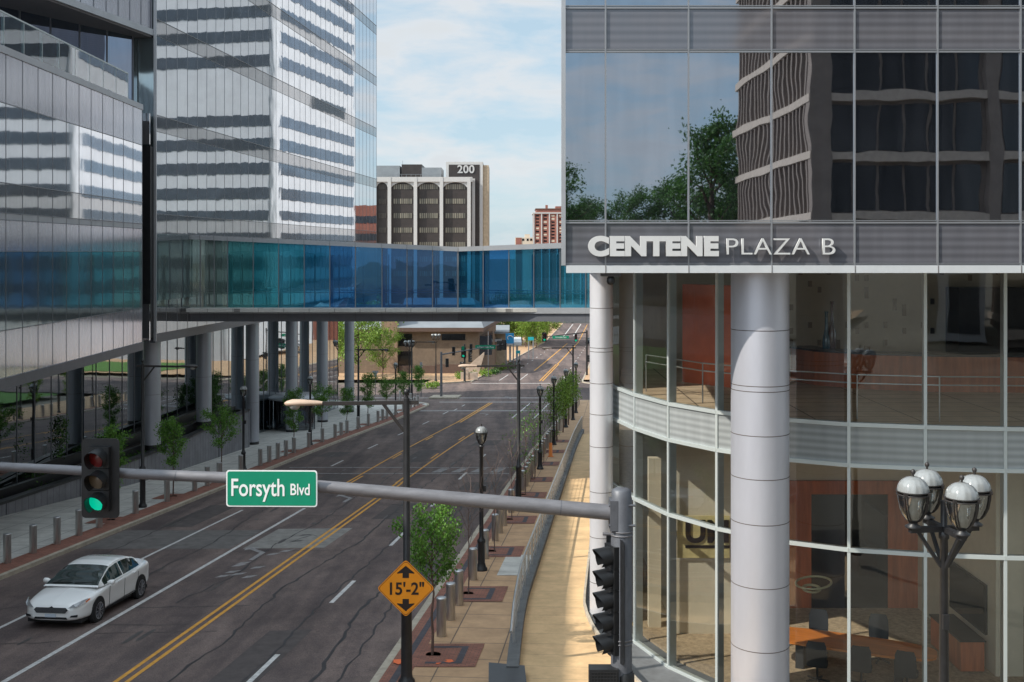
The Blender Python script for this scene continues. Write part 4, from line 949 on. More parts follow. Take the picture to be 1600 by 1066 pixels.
for i, x in enumerate(xb):
    p = BW(x, 481, zb(x)); b.box(p.x-.025, p.x+.025, p.y-.05, p.y+.02, p.z, BW(x, gt_y(x), zb(x)).z)
p = BW(716, 481); b.box(p.x-.07, p.x+.03, p.y-.1, p.y+.03, p.z-.3, BW(716, 386).z)
b.build('mullions', M['mull'], sb)
def band(name, f0, f1, d0, d1, m):
    b = MB(); xs = [296, 716, 960]
    rows = []
    for x in xs:
        z = zb(x); lo = BW(x, f0(x), z).z; hi = BW(x, f1(x), z).z; X = (x-800)*z/F
        rows.append([(X, z-d0, lo), (X, z-d0, hi), (X, z+d1, hi), (X, z+d1, lo)])
    b.grid(rows, close=True, smooth=False); b.face(rows[0][::-1]); b.face(rows[-1]); return b.build(name, m, sb)
band('roof_edge', gt_y, top_y, .16, 4.0, M['fascia']); band('sill', lambda x: 490, lambda x: 481, .14, 4.0, M['fascia']); band('floor_beam', lambda x: 502.5, lambda x: 490, .02, 3.7, M['slate'])
b = MB()
for i, x in enumerate(xb): 
    for (ya, yb_, dd) in ((481.4, 489.8, .145), (490.3, 502.2, .028), (None, None, .165)):
        if ya is None: ya, yb_ = top_y(x)+.4, gt_y(x)-.4
        p = BW(x, ya, zb(x)); q = BW(x, yb_, zb(x)); b.box(p.x-.008, p.x+.008, p.y-dd-.004, p.y-dd+.01, q.z, p.z)
b.build('panel_joints', M['joint'], sb)
b = MB(); x = 296; p = BW(x, 502, ZB); b.box(p.x-.28, p.x, ZB-.18, ZB+.1, BW(x, 489, ZB).z, BW(x, 363, ZB).z); b.build('end_post', M['fascia'], sb)
b = MB()
for i, x in enumerate(xb):
    X = (x-800)*zb(x)/F; b.box(X-.03, X+.03, zb(x)+3.5, zb(x)+3.6, BW(x, 481, zb(x)).z, BW(x, 398, zb(x)).z)
b.build('rear_mullions', M['mull'], sb)
b = MB()
for i in range(1, len(xb)-1, 2):
    X = (xb[i]-800)*zb(xb[i])/F; b.tube((X, zb(xb[i])+.7, BW(0, 481).z), (X, zb(xb[i])+.7, BW(0, 399).z), .11, n=10)
b.build('inner_posts', M['whitem'], sb)
b = MB(); b.box(BW(300, 0).x, BW(958, 0).x, ZB-1.2, ZB+3.4, BW(0, 481).z-.2, BW(0, 481).z+.01); b.build('walkway_floor', M['conc'], sb)
b = MB()
for hh in (1.05, .9): b.path([(BW(300, 0).x, ZB+.35, BW(0, 481).z+hh), (BW(716, 0).x, ZB+.35, BW(0, 481).z+hh), (BW(955, 0).x, ZB-1.6, BW(0, 481).z+hh)], .025, 5)
b.build('inner_handrail', M['steelr'], sb)
# link lobby where the bridge meets the tower
b = MB(); b.sheet((TX(61.0)+.04, 61.0), (TX(65.6)+.04, 65.6), CZ-2.75, CZ+1.0); b.build('link_glass', M['blockt'], sb)

# ------------------------------------------------------------------ RIGHT: office building over the curved lobby
ob = thing('office_building', 'grey glass office building on the right with steel lettering above a curved lobby', 'building')
ZF = 21.9; k_ = ZF/F
BXs = [1.05]+[1.87+1.66*i for i in range(18)]
lev = [(-.28, .576, 's'), (.576, 3.995, 'g'), (3.995, 4.87, 's'), (4.87, 8.29, 'g'), (8.29, 9.16, 's'), (9.16, 12.6, 'g'), (12.6, 13.5, 's'), (13.5, 17, 'g'), (17, 17.9, 's'), (17.9, 21.3, 'g'), (21.3, 22.2, 's')]
for (h0, h1, kd) in lev:
    for i in range(len(BXs)-1):
        if BXs[i] > 12.5 and h0 > 8: continue
        b = MB(); b.sheet((BXs[i]+.0, ZF), (BXs[i+1], ZF), CZ+h0, CZ+h1, 0, BXs[i]-.21); b.build('window_pane' if kd == 'g' else 'spandrel_panel', M['bglass'] if kd == 'g' else M['bspan'], ob)
b = MB()
for x in BXs[1:]: b.box(x-.015, x+.015, ZF-.035, ZF-.002, CZ-.28, CZ+22.2)
for (h0, h1, kd) in lev: b.box(1.05, 31, ZF-.028, ZF-.003, CZ+h0-.018, CZ+h0+.018); b.box(1.05, 31, ZF-.03, ZF-.004, CZ+h0+.035, CZ+h0+.05)
b.build('mullions', M['mullB'], ob)
SD = (.0, 0); 
def side(z): return 1.05+(z-21.9)*.098
b = MB(); b.prism([(1.053, 21.92), (31, 21.92), (31, 66), (side(66), 66)], CZ-.27, CZ+22.2); b.build('side_walls', M['bspan'], ob)
b = MB(); b.box(.99, 1.07, ZF-.06, ZF+.1, CZ-.28, CZ+22.2); b.build('corner_trim', M['fascia'], ob)
b = MB(); b.prism([(1.08, ZF-.05), (31, ZF-.05), (31, 66), (side(66)+.05, 66)], CZ-.43, CZ-.282)
b.build('soffit', M['whitem'], ob)
b = MB()
for x in BXs[1:]: b.box(x-.006, x+.006, ZF-.058, ZF-.05, CZ-.43, CZ-.285)
b.build('soffit_joints', M['joint'], ob)
text('sign_letters', 'CENTENE', .50, M['letter'], ob, ((919-800)*k_, ZF-.1, CZ-.065), ext=.035, bold=.031, sx=1.13, spacing=1.06)
text('sign_letters', 'PLAZA', .48, M['letter'], ob, ((1130-800)*k_, ZF-.1, CZ-.065), ext=.03, bold=-.005, sx=1.17, spacing=1.03)
text('sign_letter', 'B', .48, M['letter'], ob, ((1279-800)*k_, ZF-.1, CZ-.065), ext=.03, bold=-.005, sx=1.17)

def big_col(label, X, z, rings, r=.6, m='colm'):
    t = thing('building_column', label, 'column', (X, z, 0), 0, 'round columns under the office building')
    zb_ = G(z)+.15; b = MB(); b.lathe([(r, zb_), (r, CZ-.42)], n=64); b.build('shaft', M[m], t)
    b = MB()
    for q in rings: b.lathe([(r+.001, CZ-q), (r+.003, CZ-q), (r+.003, CZ-q-.016), (r+.001, CZ-q-.016)], n=64)
    b.build('joint_ring', M['joint'], t); b = MB(); b.lathe([(r+.005, zb_-.05), (r+.005, zb_+.2)], n=48); b.build('plinth', M['whitem'], t)
RG = [1.62, 2.76, 2.87, 3.78, 4.67, 5.6, 6.9, 8.2, 9.5]
big_col('thick lavender grey round column in front of the curved lobby glass', 5.2, 22.95, RG)
big_col('pale round column further back where the footbridge meets the office building', 2.58, 31.6, RG, .335, 'colp')

lb = thing('curved_lobby', 'curved two storey glass lobby with louvred band below the office floors', 'building')
CV = [(5.6, 66), (3.2, 36), (2.95, 34.0), (2.92, 32.1), (3.38, 30.1), (4.05, 28.3), (5.03, 26.85), (6.25, 25.7), (7.68, 24.95), (9.27, 24.55), (10.95, 24.3), (12.65, 24.2), (14.3, 24.15), (18, 24.1), (30, 24.1)]
us = [0]
for i in range(len(CV)-1): us.append(us[-1]+math.dist(CV[i], CV[i+1]))
for i in range(len(CV)-1):
    a_, c_ = CV[i], CV[i+1]
    for (h0, h1, nm, m) in ((-3.94, -.435, 'upper_window', M['lobby']), (-4.87, -3.94, 'louvre_panel', M['bspan2']), (-6.8, -4.87, 'middle_window', M['lobby']), (-10.75, -6.8, 'lower_window', M['lobby']), (-11.6, -10.75, 'base_panel', M['bronze'])):
        b = MB(); b.sheet(a_, c_, CZ+h0, CZ+h1, 0, us[i]); b.build(nm, m, lb)
b = MB(); fr = MB()
for i in range(1, len(CV)-1):
    p = Vector(CV[i]); d = (Vector(CV[i+1])-Vector(CV[i-1])).normalized(); n = Vector((d.y, -d.x))
    n = Vector((-d.y, d.x)); 
    out_ = n if (n.x*-1+n.y*-1) > 0 else -n
    q0 = p+out_*.03; q1 = p-out_*.22
    b.prism([tuple(q0-d*.035), tuple(q0+d*.035), tuple(q1+d*.035), tuple(q1-d*.035)], CZ-10.75, CZ-.44)
b.build('mullions', M['mullL'], lb)
b = MB()
for i in range(len(CV)-1):
    for h0 in (-3.94, -4.87, -6.8, -10.75):
        a_, c_ = Vector(CV[i]), Vector(CV[i+1]); d = (c_-a_).normalized(); n = Vector((-d.y, d.x)); n = n if -n.x-n.y > 0 else -n
        b.prism([tuple(a_+n*.045), tuple(c_+n*.045), tuple(c_-n*.12), tuple(a_-n*.12)], CZ+h0-.045, CZ+h0+.045)
b.build('transoms', M['mullL'], lb)
IN = [(x+.35, z+.35) if i > 3 else (x+.4, z) for i, (x, z) in enumerate(CV)]
b = MB(); b.prism(IN+[(30, 60)], CZ-4.85, CZ-3.98); b.build('upper_floor', M['stonef'], lb)
b = MB(); b.prism(IN+[(30, 60)], CZ-11.3, CZ-10.72); b.build('ground_floor', M['carpet'], lb)
b = MB(); b.box(3.3, 30, 37.2, 37.5, CZ-3.98, CZ-.44); b.build('back_wall', M['beige'], lb)
b = MB(); random.seed(4)
for k in range(46):
    x = 9.1+random.randrange(24)*.32; z = random.randrange(14)*.2; b.box(x, x+.13, 37.17, 37.2, CZ-3.4+z, CZ-3.2+z)
b.build('tile_accents', mat('brown accent tile', (.34, .26, .18), .6), lb)
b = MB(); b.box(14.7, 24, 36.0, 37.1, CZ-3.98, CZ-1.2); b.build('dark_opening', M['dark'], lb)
b = MB(); b.prism([(5.2, 33.4), (6.4, 31.9), (7.3, 31.2), (7.5, 31.4), (6.6, 32.3), (5.6, 33.6)], CZ-3.98, CZ-1.0); b.build('curved_red_wall', M['redwall'], lb)
# ground floor rooms
b = MB(); b.box(4.6, 6.1, 30.7, 30.9, CZ-10.72, CZ-4.9); b.box(6.1, 6.3, 30.7, 33.0, CZ-10.72, CZ-4.9); b.box(6.3, 24, 33.0, 33.2, CZ-10.72, CZ-4.9); b.box(4.6, 4.7, 30.9, 40, CZ-10.72, CZ-4.9)
b.build('room_wall', M['beige'], lb)
b = MB(); b.box(3.9, 4.25, 31.2, 31.5, CZ-10.72, CZ-5.9); b.build('pilaster', M['beige'], lb)
b = MB(); b.box(8.2, 9.0, 32.9, 33.0, CZ-10.72, CZ-7.3); b.box(11.3, 12.2, 32.9, 33.0, CZ-10.72, CZ-7.3); b.box(8.2, 12.2, 32.88, 32.98, CZ-7.3, CZ-6.9); b.build('timber_frame', M['redwood'], lb)
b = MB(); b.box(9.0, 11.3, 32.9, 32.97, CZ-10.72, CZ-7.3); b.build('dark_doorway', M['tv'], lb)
b = MB(); b.box(12.2, 12.9, 27.6, 33, CZ-10.72, CZ-5.2); b.build('side_wall', M['beige'], lb)
um = thing('wall_panel', 'straw coloured wall panel with large dark letters inside the lobby', 'sign', (5.35, 30.66, CZ-7.9))
b = MB(); b.box(-.72, .74, -.03, 0, -.68, .5); b.build('board', M['umpanel'], um); text('letters', 'UM', .85, M['ink'], um, (-.52, -.05, -.22), ext=.01, bold=.03)
b = MB(); b.box(-.5, .74, -.045, -.035, -.4, -.32); b.build('underline', M['ink'], um)

tb = thing('conference_table', 'long orange wood conference table inside the lower lobby', 'table', (8.6, 27.9, CZ-10.72), R(-24))
b = MB(); b.prism([(2.1*math.copysign(abs(math.cos(q))**.6, math.cos(q)), .62*math.copysign(abs(math.sin(q))**.6, math.sin(q))) for q in [2*math.pi*k/32 for k in range(32)]], .7, .76); b.build('tabletop', M['wood'], tb)
for sx in (-1.2, 1.2):
    b = MB(); b.box(sx-.1, sx+.1, -.3, .3, 0, .7); b.build('leg', M['chairf'], tb)
def chair(label, loc, rz):
    t = thing('office_chair', label, 'chair', loc, rz, 'office chairs round the conference table')
    b = MB(); b.prism([(.26*math.copysign(abs(math.cos(q))**.5, math.cos(q)), .25*math.copysign(abs(math.sin(q))**.5, math.sin(q))) for q in [2*math.pi*k/20 for k in range(20)]], .44, .52); b.build('seat', M['chairf'], t)
    b = MB(); rows = [[(x, -.24-.04*(1-(x/.25)**2)-.08*hh, .5+.62*hh) for x in (-.24*sq, -.12, 0, .12, .24*sq)] for hh, sq in ((0, 1), (.4, 1.05), (.8, 1), (1, .8))]
    b.grid(rows); b.grid([[(x, y-.05, z) for x, y, z in r] for r in rows]); b.build('backrest', M['chairf'], t)
    b = MB(); b.tube((0, 0, .08), (0, 0, .44), .03); b.build('stem', M['black'], t)
    b = MB()
    for k in range(5): b.bar((0, 0, .09), (.3*math.cos(k*1.257), .3*math.sin(k*1.257), .05), .04, .04)
    b.build('base', M['black'], t); return t
c0 = chair('black office chair nearest the column at the orange table', (7.6, 27.25, CZ-10.72), R(-20))
for i, (x, y, r_, l_) in enumerate(((8.6, 26.95, -20, 'black office chair on the near side of the orange table, middle one'), (9.6, 26.6, -26, 'black office chair at the right near end of the orange table'),
        (8.1, 29.0, 160, 'black office chair on the far side of the orange table, left one'), (9.6, 28.6, 165, 'black office chair on the far side of the orange table, right one'), (6.15, 28.3, -90, 'black office chair at the left end of the orange table'))):
    dup(c0, l_, (x, y, CZ-10.72), R(r_))
rg = thing('ring_pendant', 'pale looping ring ornament hanging in the lobby window beside the thick column', 'lamp', (7.22, 26.2, CZ-7.93))
b = MB(); b.path([(.42*math.cos(q), .3*math.sin(q), .07*math.sin(q+.6)) for q in [2*math.pi*k/28 for k in range(29)]], .028, 6); b.build('outer_ring', M['gold'], rg)
b = MB(); b.path([(-.05+.2*math.cos(q), .12*math.sin(q), -.14+.05*math.sin(q)) for q in [2*math.pi*k/20 for k in range(21)]], .035, 6); b.build('inner_ring', M['gold'], rg)
tvs = thing('wall_screen', 'dark wall mounted screen in the right lower lobby room', 'television', (12.15, 29.2, CZ-9.2)); b = MB(); b.box(-.04, .02, -1.1, 1.1, -.6, .6); b.build('screen', M['tv'], tvs)
b = MB(); b.box(-.02, .04, -1.14, 1.14, -.64, .64); b.build('frame', M['black'], tvs)
cr = thing('credenza', 'low wooden cabinet under the wall screen in the lobby', 'cabinet', (11.7, 28.8, CZ-10.72)); b = MB(); b.box(-.3, .3, -1, 1, .05, .8); b.build('body', M['redwood'], cr); b = MB(); b.box(-.33, .33, -1.03, 1.03, .8, .84); b.build('top', M['dark'], cr)

dk = thing('reception_counter', 'curved red brown counter with dark top on the upper lobby floor', 'counter', (0, 0, CZ-3.98))
P = [(8.6, 33.8), (9.0, 32.6), (10.2, 31.6), (12, 31.0), (14.5, 30.8), (18, 30.8)]
b = MB()
for i in range(5): b.wall(P[i], P[i+1], .0, 1.0, .6)
b.build('front', M['redwood'], dk); b = MB()
for i in range(5): b.wall((P[i][0]-.05, P[i][1]-.05), (P[i+1][0], P[i+1][1]-.05), 1.0, 1.06, .8)
b.build('worktop', M['dark'], dk)
vs = thing('vase', 'tall blue and brown double necked vase on the lobby counter', 'vase', (9.45, 32.9, CZ-2.92))
b = MB(); b.lathe([(.11, 0), (.13, .15), (.1, .35), (.05, .6), (.045, 1.0), (.06, 1.12)], n=16); b.build('blue_neck', M['vaseb'], vs)
b = MB(); b.lathe([(.10, 0), (.12, .2), (.12, .45), (.06, .7), (.035, 1.1), (.04, 1.3), (.06, 1.42)], (.17, 0, 0), 16); b.build('brown_neck', M['vaser'], vs)
ir = thing('lobby_railing', 'thin steel railing inside the upper lobby glass', 'railing', (0, 0, CZ-3.98))
P = [(3.8, 31), (5.0, 28.7), (6.6, 27.0), (8.2, 26.0), (10, 25.6), (14, 25.4), (22, 25.3)]
b = MB()
for hh in (1.05, .85): b.path([(x, y, hh) for x, y in P], .018, 6)
b.build('rails', M['steelr'], ir)
for x, y in P+[(6.6, 27), (12, 25.5), (16, 25.4)]: b = MB(); b.tube((x, y, 0), (x, y, 1.05), .018, n=6); b.build('post', M['steelr'], ir)

cm = thing('security_camera', 'black dome security camera under a white hood at the soffit corner', 'camera', ((955-800)*k_+.0, 22.0, CZ-.44))
b = MB(); b.box(-.2, .2, -.12, .12, -.06, 0); b.build('hood', M['bronze'], cm); b = MB(); b.lathe([(0, -.24), (.06, -.22), (.085, -.17), (.08, -.1), (.05, -.06)], n=16); b.build('dome', M['blackpl'], cm)

# ------------------------------------------------------------------ car
def sedan(label, loc, rz, paint):
    """front points to -Y, origin on the ground at the centre"""
    t = thing('parked_car' if paint != M['carpaint'] else 'sedan_car', label, 'car', loc, rz)
    L_, W_ = 4.85, .925
    # stations: y, half width, sill z, belt z (shoulder), deck z
    st = [(-2.42, .55, .28, .56, .60), (-2.36, .74, .24, .60, .68), (-2.2, .85, .22, .66, .76), (-1.9, .905, .20, .74, .84), (-1.4, .925, .19, .82, .91), (-.95, .925, .19, .88, .97), (-.6, .925, .19, .90, .99), (.2, .925, .19, .93, 1.0), (1.0, .925, .19, .96, 1.02),
          (1.5, .92, .19, .98, 1.06), (1.9, .90, .22, .99, 1.09), (2.25, .85, .27, .96, 1.08), (2.39, .74, .33, .88, 1.0), (2.42, .6, .38, .8, .9)]
    b = MB(); rows = []
    for y, w_, s_, bl, dk_ in st:
        r = [(0, y, s_), (w_*.75, y, s_), (w_*.97, y, s_+.06), (w_, y, s_+.2), (w_*.985, y, lerp(s_, bl, .6)), (w_*1.0, y, bl-.06), (w_*.96, y, bl), (w_*.86, y, lerp(bl, dk_, .7)), (w_*.5, y, dk_), (0, y, dk_+.015)]
        rows.append([(-x, yy, z) for x, yy, z in r[::-1]][:-1]+r)
    b.grid(rows); b.face(rows[0]); b.face(rows[-1][::-1]); body = b.build('body', paint, t)
    # greenhouse: one lofted surface, cut into roof, pillars and panes
    def kp(tab, y):
        for (a_, va), (c_, vc) in zip(tab, tab[1:]):
            if y <= c_: q = max(0, (y-a_)/(c_-a_)); return va+(vc-va)*(q*q*(3-2*q)*.35+q*.65)
        return tab[-1][1]
    ZR = [(-1.34, .955), (-1.0, 1.12), (-.6, 1.30), (-.25, 1.405), (.1, 1.45), (.5, 1.462), (.9, 1.43), (1.3, 1.335), (1.7, 1.19), (2.05, 1.075)]
    WR = [(-1.34, .78), (-.9, .69), (-.3, .60), (.4, .58), (1.1, .56), (1.6, .58), (2.05, .66)]
    WBt = [(-1.34, .80), (-1.0, .865), (-.4, .885), (.6, .885), (1.2, .87), (1.7, .82), (2.05, .72)]
    ZBt = [(-1.34, .93), (-.5, .93), (.5, .95), (1.2, .98), (1.7, 1.02), (2.05, 1.06)]
    NY, NU = 76, 44
    def gs(y, u):
        sgn = -1 if u < .5 else 1; q = 1-abs(u-.5)*2          # 0 at belt, 1 at roof centre
        zr, wr, wb, zb2 = kp(ZR, y), kp(WR, y), kp(WBt, y), kp(ZBt, y); hgt = max(.004, zr-zb2)
        if q < .5: k = q/.5; x = wb+(wr+.05-wb)*k; z = zb2+(hgt*.88)*k
        else:
            an = (q-.5)/.5*math.pi/2; x = (wr+.05)*math.cos(an)**.8 if an < 1.57 else 0; z = zb2+hgt*(.88+.12*math.sin(an)**.9)
        return Vector((sgn*x, y, z))
    parts = {k: MB() for k in ('cabin_frame', 'windscreen', 'rear_window', 'side_a', 'side_b', 'side_c', 'side_d')}
    for iy in range(NY):
        y0 = -1.34+3.39*iy/NY; y1 = -1.34+3.39*(iy+1)/NY; ym = (y0+y1)/2
        for iu in range(NU):
            u0, u1 = iu/NU, (iu+1)/NU; c_ = gs(ym, (u0+u1)/2); q = 1-abs((u0+u1)/2-.5)*2; zr = kp(ZR, ym); k = 'cabin_frame'
            if q > .56 and -1.27 < ym < -.33: k = 'windscreen'
            elif q > .6 and 1.12 < ym < 1.92: k = 'rear_window'
            elif .05 < q < .46 and -.98 < ym < 1.45 and c_.z > kp(ZBt, ym)+.012 and zr-c_.z > .05 and zr-kp(ZBt, ym) > .15:
                k = 'side_'+(('a' if ym < .24 else 'c') if c_.x > 0 else ('b' if ym < .24 else 'd'))
                if .2 < ym < .28: k = 'cabin_frame'
            P4 = [gs(y0, u0), gs(y0, u1), gs(y1, u1), gs(y1, u0)]
            if u0 < .5 <= u1 and False: pass
            parts[k].face(P4[::-1], 0, None, True)
    for k, mb in parts.items():
        if not mb.f: continue
        o_ = mb.build('side_window' if k.startswith('side') else k, paint if k == 'cabin_frame' else M['carglass'], t)
        import bmesh
        bm = bmesh.new(); bm.from_mesh(o_.data); bmesh.ops.remove_doubles(bm, verts=bm.verts, dist=.0008); bmesh.ops.recalc_face_normals(bm, faces=bm.faces); bm.to_mesh(o_.data); bm.free()
    for s in (1, -1):
        b = MB(); rows = [[(s*(.93+dx), -.82+dy*math.cos(q), 1.0+.075*sc_*math.sin(q)) for q in [2*math.pi*k/10 for k in range(10)]] for dx, dy, sc_ in ((-.05, .03, .3), (.03, .08, .9), (.14, .08, 1), (.17, .04, .5))]
        b.grid(rows, close=True); b.face(rows[-1]); b.build('wing_mirror', paint, t)
        for y in (-1.42, 1.43):
            b = MB(); b.tube((s*.80, y, .345), (s*.932, y, .345), .385, .385, 28); ar = b.build('wheel_arch', M['tyre'], t)
            wh = MB(); wh.tube((s*.74, y, .325), (s*.945, y, .325), .325, .325, 28); wo = wh.build('wheel', M['tyre'], t)
            rm = MB(); rm.tube((s*.9, y, .325), (s*.949, y, .325), .235, .235, 24); rm.build('rim', M['chrome'], wo)
            sp = MB()
            for k in range(10): an = k*math.pi/5; sp.bar((s*.955, y, .325), (s*.955, y+.225*math.cos(an), .325+.225*math.sin(an)), .03, .012)
            sp.lathe([(.225, 0), (.245, 0)], (0, 0, 0), 2) if False else None
            for k in range(24):
                a0, a1 = 2*math.pi*k/24, 2*math.pi*(k+1)/24; sp.face([(s*.953, y+r*math.cos(a), .325+r*math.sin(a)) for r, a in ((.215, a0), (.24, a0), (.24, a1), (.215, a1))])
            sp.build('spokes', M['rim'], wo)
        # headlight on the corner
        b = MB(); P = [(.50, -2.425, .60), (.72, -2.39, .635), (.84, -2.235, .70), (.895, -1.98, .785), (.87, -2.0, .80), (.78, -2.16, .77), (.62, -2.37, .70)]
        b.face([(s*x*1.012, y-.02, z+.012) for x, y, z in P]); b.build('headlight', M['lamp'], t)
        b = MB(); b.face([(s*x, y, z) for x, y, z in ((.885, -2.12, .71), (.925, -1.95, .77), (.9, -1.96, .80), (.86, -2.14, .755))]); b.build('indicator', M['amber'], t)
        b = MB(); b.face([(s*x, y, z) for x, y, z in ((.56, -2.435, .36), (.76, -2.375, .36), (.77, -2.375, .43), (.60, -2.435, .41))]); b.build('fog_light', M['chrome'], t)
        b = MB(); b.bar((s*.935, -.2, .875), (s*.935, .0, .877), .03, .025); b.build('door_handle', paint, t); b = MB(); b.bar((s*.935, .85, .905), (s*.935, 1.05, .907), .03, .025); b.build('door_handle', paint, t)
        b = MB()
        for y in (-.75, .25, 1.2): b.bar((s*.9265, y, .3), (s*.9265, y+.02, .88), .008, .008)
        b.bar((s*.928, -.9, .3), (s*.928, 1.1, .34), .012, .02); b.build('door_seam', M['chrome'], t)
    b = MB(); b.face([(x, -2.44, z) for x, z in ((-.42, .47), (.42, .47), (.50, .56), (.44, .625), (-.44, .625), (-.50, .56))]); gr = b.build('grille', M['chrome'], t)
    b = MB()
    for k in range(5): b.bar((-.45, -2.446, .49+.028*k), (.45, -2.446, .49+.028*k), .006, .007)
    b.build('slats', M['lamp'], gr)
    b = MB(); b.box(-.16, .16, -2.46, -2.44, .36, .45); b.build('licence_plate', M['plate'], t)
    b = MB(); b.face([(x, -2.435, z) for x, z in ((-.5, .30), (.5, .30), (.46, .36), (-.46, .36))]); b.build('air_intake', M['tyre'], t)
    b = MB(); b.bar((-.62, -1.20, 1.03), (-.02, -1.17, 1.045), .02, .015); b.build('wiper', M['tyre'], t); b = MB(); b.bar((.05, -1.20, 1.04), (.62, -1.14, 1.045), .02, .015); b.build('wiper', M['tyre'], t)
    b = MB(); b.box(-.8, .8, -2.2, 2.2, .16, .25); b.build('underbody', M['tyre'], t)
    bv = body.modifiers.new('sub', 'SUBSURF'); bv.levels = 2; bv.render_levels = 2
    return t
zc = 33.35; slope = math.atan((H(36)-H(30))/6)
car = sedan('white four door saloon driving towards the viewer in the left lane', S(-15.95, zc, .0), HEAD, M['carpaint'])
car.rotation_euler = (-slope, 0, HEAD)
suv = sedan('dark car far down the road near the underpass', S(-8.2, 300, .0), HEAD+math.pi, M['carb']); suv.scale = (1, 1, 1.15)
sv2 = sedan('dark car turning in the side street seen between the tower columns', (-47, 132, G(132)), R(90), M['carb'])

# ------------------------------------------------------------------ far buildings
def building(name, label): return thing(name, label, 'building')
t = building('numbered_office', 'dark office block with white arched frames and number 200 on its tower')
z = 270; m_ = z/F
def FW(x, y, zz=z): return (x-800)*zz/F, CZ-(y-393)*zz/F
x0, _ = FW(560, 0); x1, _ = FW(737, 0); yt = FW(0, 277)[1]; gb = G(z)
b = MB(); b.box(x0, x1, z, z+30, gb, yt-.5); b.build('wall', M['dkbrick'], t)
pil = [586, 609, 649.5, 690, 733]
b = MB()
b.box(x0, x1+.2, z-.9, z-.3, FW(0, 284.5)[1], yt)
for xx in pil: X = FW(xx, 0)[0]; b.box(X-.42, X+.42, z-1.0, z-.02, gb, yt)
for i in range(4):
    xa, xb_ = FW(pil[i], 0)[0]+.42, FW(pil[i+1], 0)[0]-.42; ya = FW(0, 284)[1]; P = [(xa, ya+.0), (xa, ya-1.5)]
    for k in range(9): q = k/8; P.append((lerp(xa, xb_, q), ya-1.5+1.3*math.sin(math.pi*q)**.6))
    P += [(xb_, ya-1.5), (xb_, ya)]
    for u, v in zip(P[1:-1], P[2:-1]): b.face([(u[0], z-.5, u[1]), (v[0], z-.5, v[1]), (v[0], z-.5, ya+.01), (u[0], z-.5, ya+.01)])
b.build('white_frame', M['whiteframe'], t)
X = FW(740, 0)[0]; b = MB(); b.box(X-1.1, X+.3, z+.3, z+28, gb, FW(0, 279)[1]); b.build('end_frame', M['whiteframe'], t)
for i in range(4):
    xa, xb_ = FW(pil[i], 0)[0]+.9, FW(pil[i+1], 0)[0]-.9
    for r_ in range(7):
        zt = FW(0, 288+22.6*r_)[1]
        f_ = MB(); f_.box(xa, xb_, z-.06, z+.02, zt-1.25, zt); wo = f_.build('window', M['winpale'], t)
        mu = MB(); n = 9
        for k in range(n+1): mu.box(lerp(xa, xb_, k/n)-.07, lerp(xa, xb_, k/n)+.07, z-.12, z-.05, zt-1.25, zt)
        mu.build('frame', M['dkbrick'], wo)
xa, xb_ = FW(696, 0)[0], FW(754, 0)[0]; tt_ = FW(0, 252)[1]
b = MB(); b.box(xa, xb_, z+2, z+14, gb, tt_); b.build('stair_tower', M['whiteframe'], t)
b = MB(); b.box(xa+.7, xb_-.8, z+1.9, z+1.99, gb, tt_-.7); b.build('tower_panel', M['dkbrick'], t)
b = MB(); b.box(xb_+.0, FW(763, 0)[0], z+2.5, z+14, gb, FW(0, 257)[1]); b.build('stone_side', M['stone'], t)
text('number', '200', 2.75, M['whiteframe'], t, (FW(714, 0)[0], z+1.85, FW(0, 269.5)[1]), ext=.1, bold=.06, sx=1.0, spacing=1.05)
for (xa, xb_, ya, mm) in ((566, 622, 257, 'zinc'), (625, 657, 255, 'dkbrick'), (657, 688, 260, 'zinc')):
    b = MB(); b.box(FW(xa, 0)[0], FW(xb_, 0)[0], z+4, z+14, yt-.6, FW(0, ya)[1]); b.build('roof_plant', M[mm], t)
b = MB()
for k in range(14): X = FW(588+k*7.5, 0)[0]; b.tube((X, z+3, yt-.5), (X, z+3, yt+.9), .05, n=4)
b.path([(FW(588, 0)[0], z+3, yt+.9), (FW(690, 0)[0], z+3, yt+.9)], .05, 4); b.path([(FW(626, 0)[0], z+5, yt), (FW(626, 0)[0], z+5, yt+4.5)], .06, 4); b.build('roof_railing', M['zinc'], t)

t = building('red_brick_apartments', 'tall red brick apartment block with white piers on the horizon'); z = 450
x0 = FW(834, 0, z)[0]; x1 = FW(930, 0, z)[0]; yt = FW(0, 334, z)[1]
b = MB(); b.box(x0, x1, z, z+20, G(z), yt); b.build('wall', M['redbrick'], t)
b = MB(); b.box(x0-.5, x1, z-.5, z+20, yt, yt+.5)
for k in range(9): X = x0+k*3.2; b.box(X-.2, X+.25, z-.4, z+.1, G(z), yt)
b.build('white_piers', M['whiteframe'], t)
b = MB(); b.box(x0+1, x1, z+1, z+18, yt+.5, yt+1.9); b.build('penthouse', M['redbrick'], t); b = MB(); b.box(x0+.7, x1, z+.6, z+18.5, yt+1.9, yt+2.2); b.build('roof', M['fasb'], t)
X = FW(854.5, 0, z)[0]; b = MB(); b.box(X-.5, X+.5, z+3, z+4, yt+2, FW(0, 320, z)[1]); b.build('chimney', M['redbrick'], t)
X = FW(868.5, 0, z)[0]; b = MB(); b.box(X, X+6, z+3, z+9, yt+2, FW(0, 322, z)[1]); b.build('lift_house', M['redbrick'], t)
random.seed(2)
for r_ in range(12):
    for k in range(5):
        X = x0+k*3.2+.85; zt = yt-.55-r_*1.3
        b = MB(); b.box(X, X+1.3, z-.05, z+.05, zt-.62, zt); b.build('window', M['cream'] if random.random() < .4 else M['blackwin'], t)
t = building('low_apartments', 'small cream and brick building left of the red apartment block')
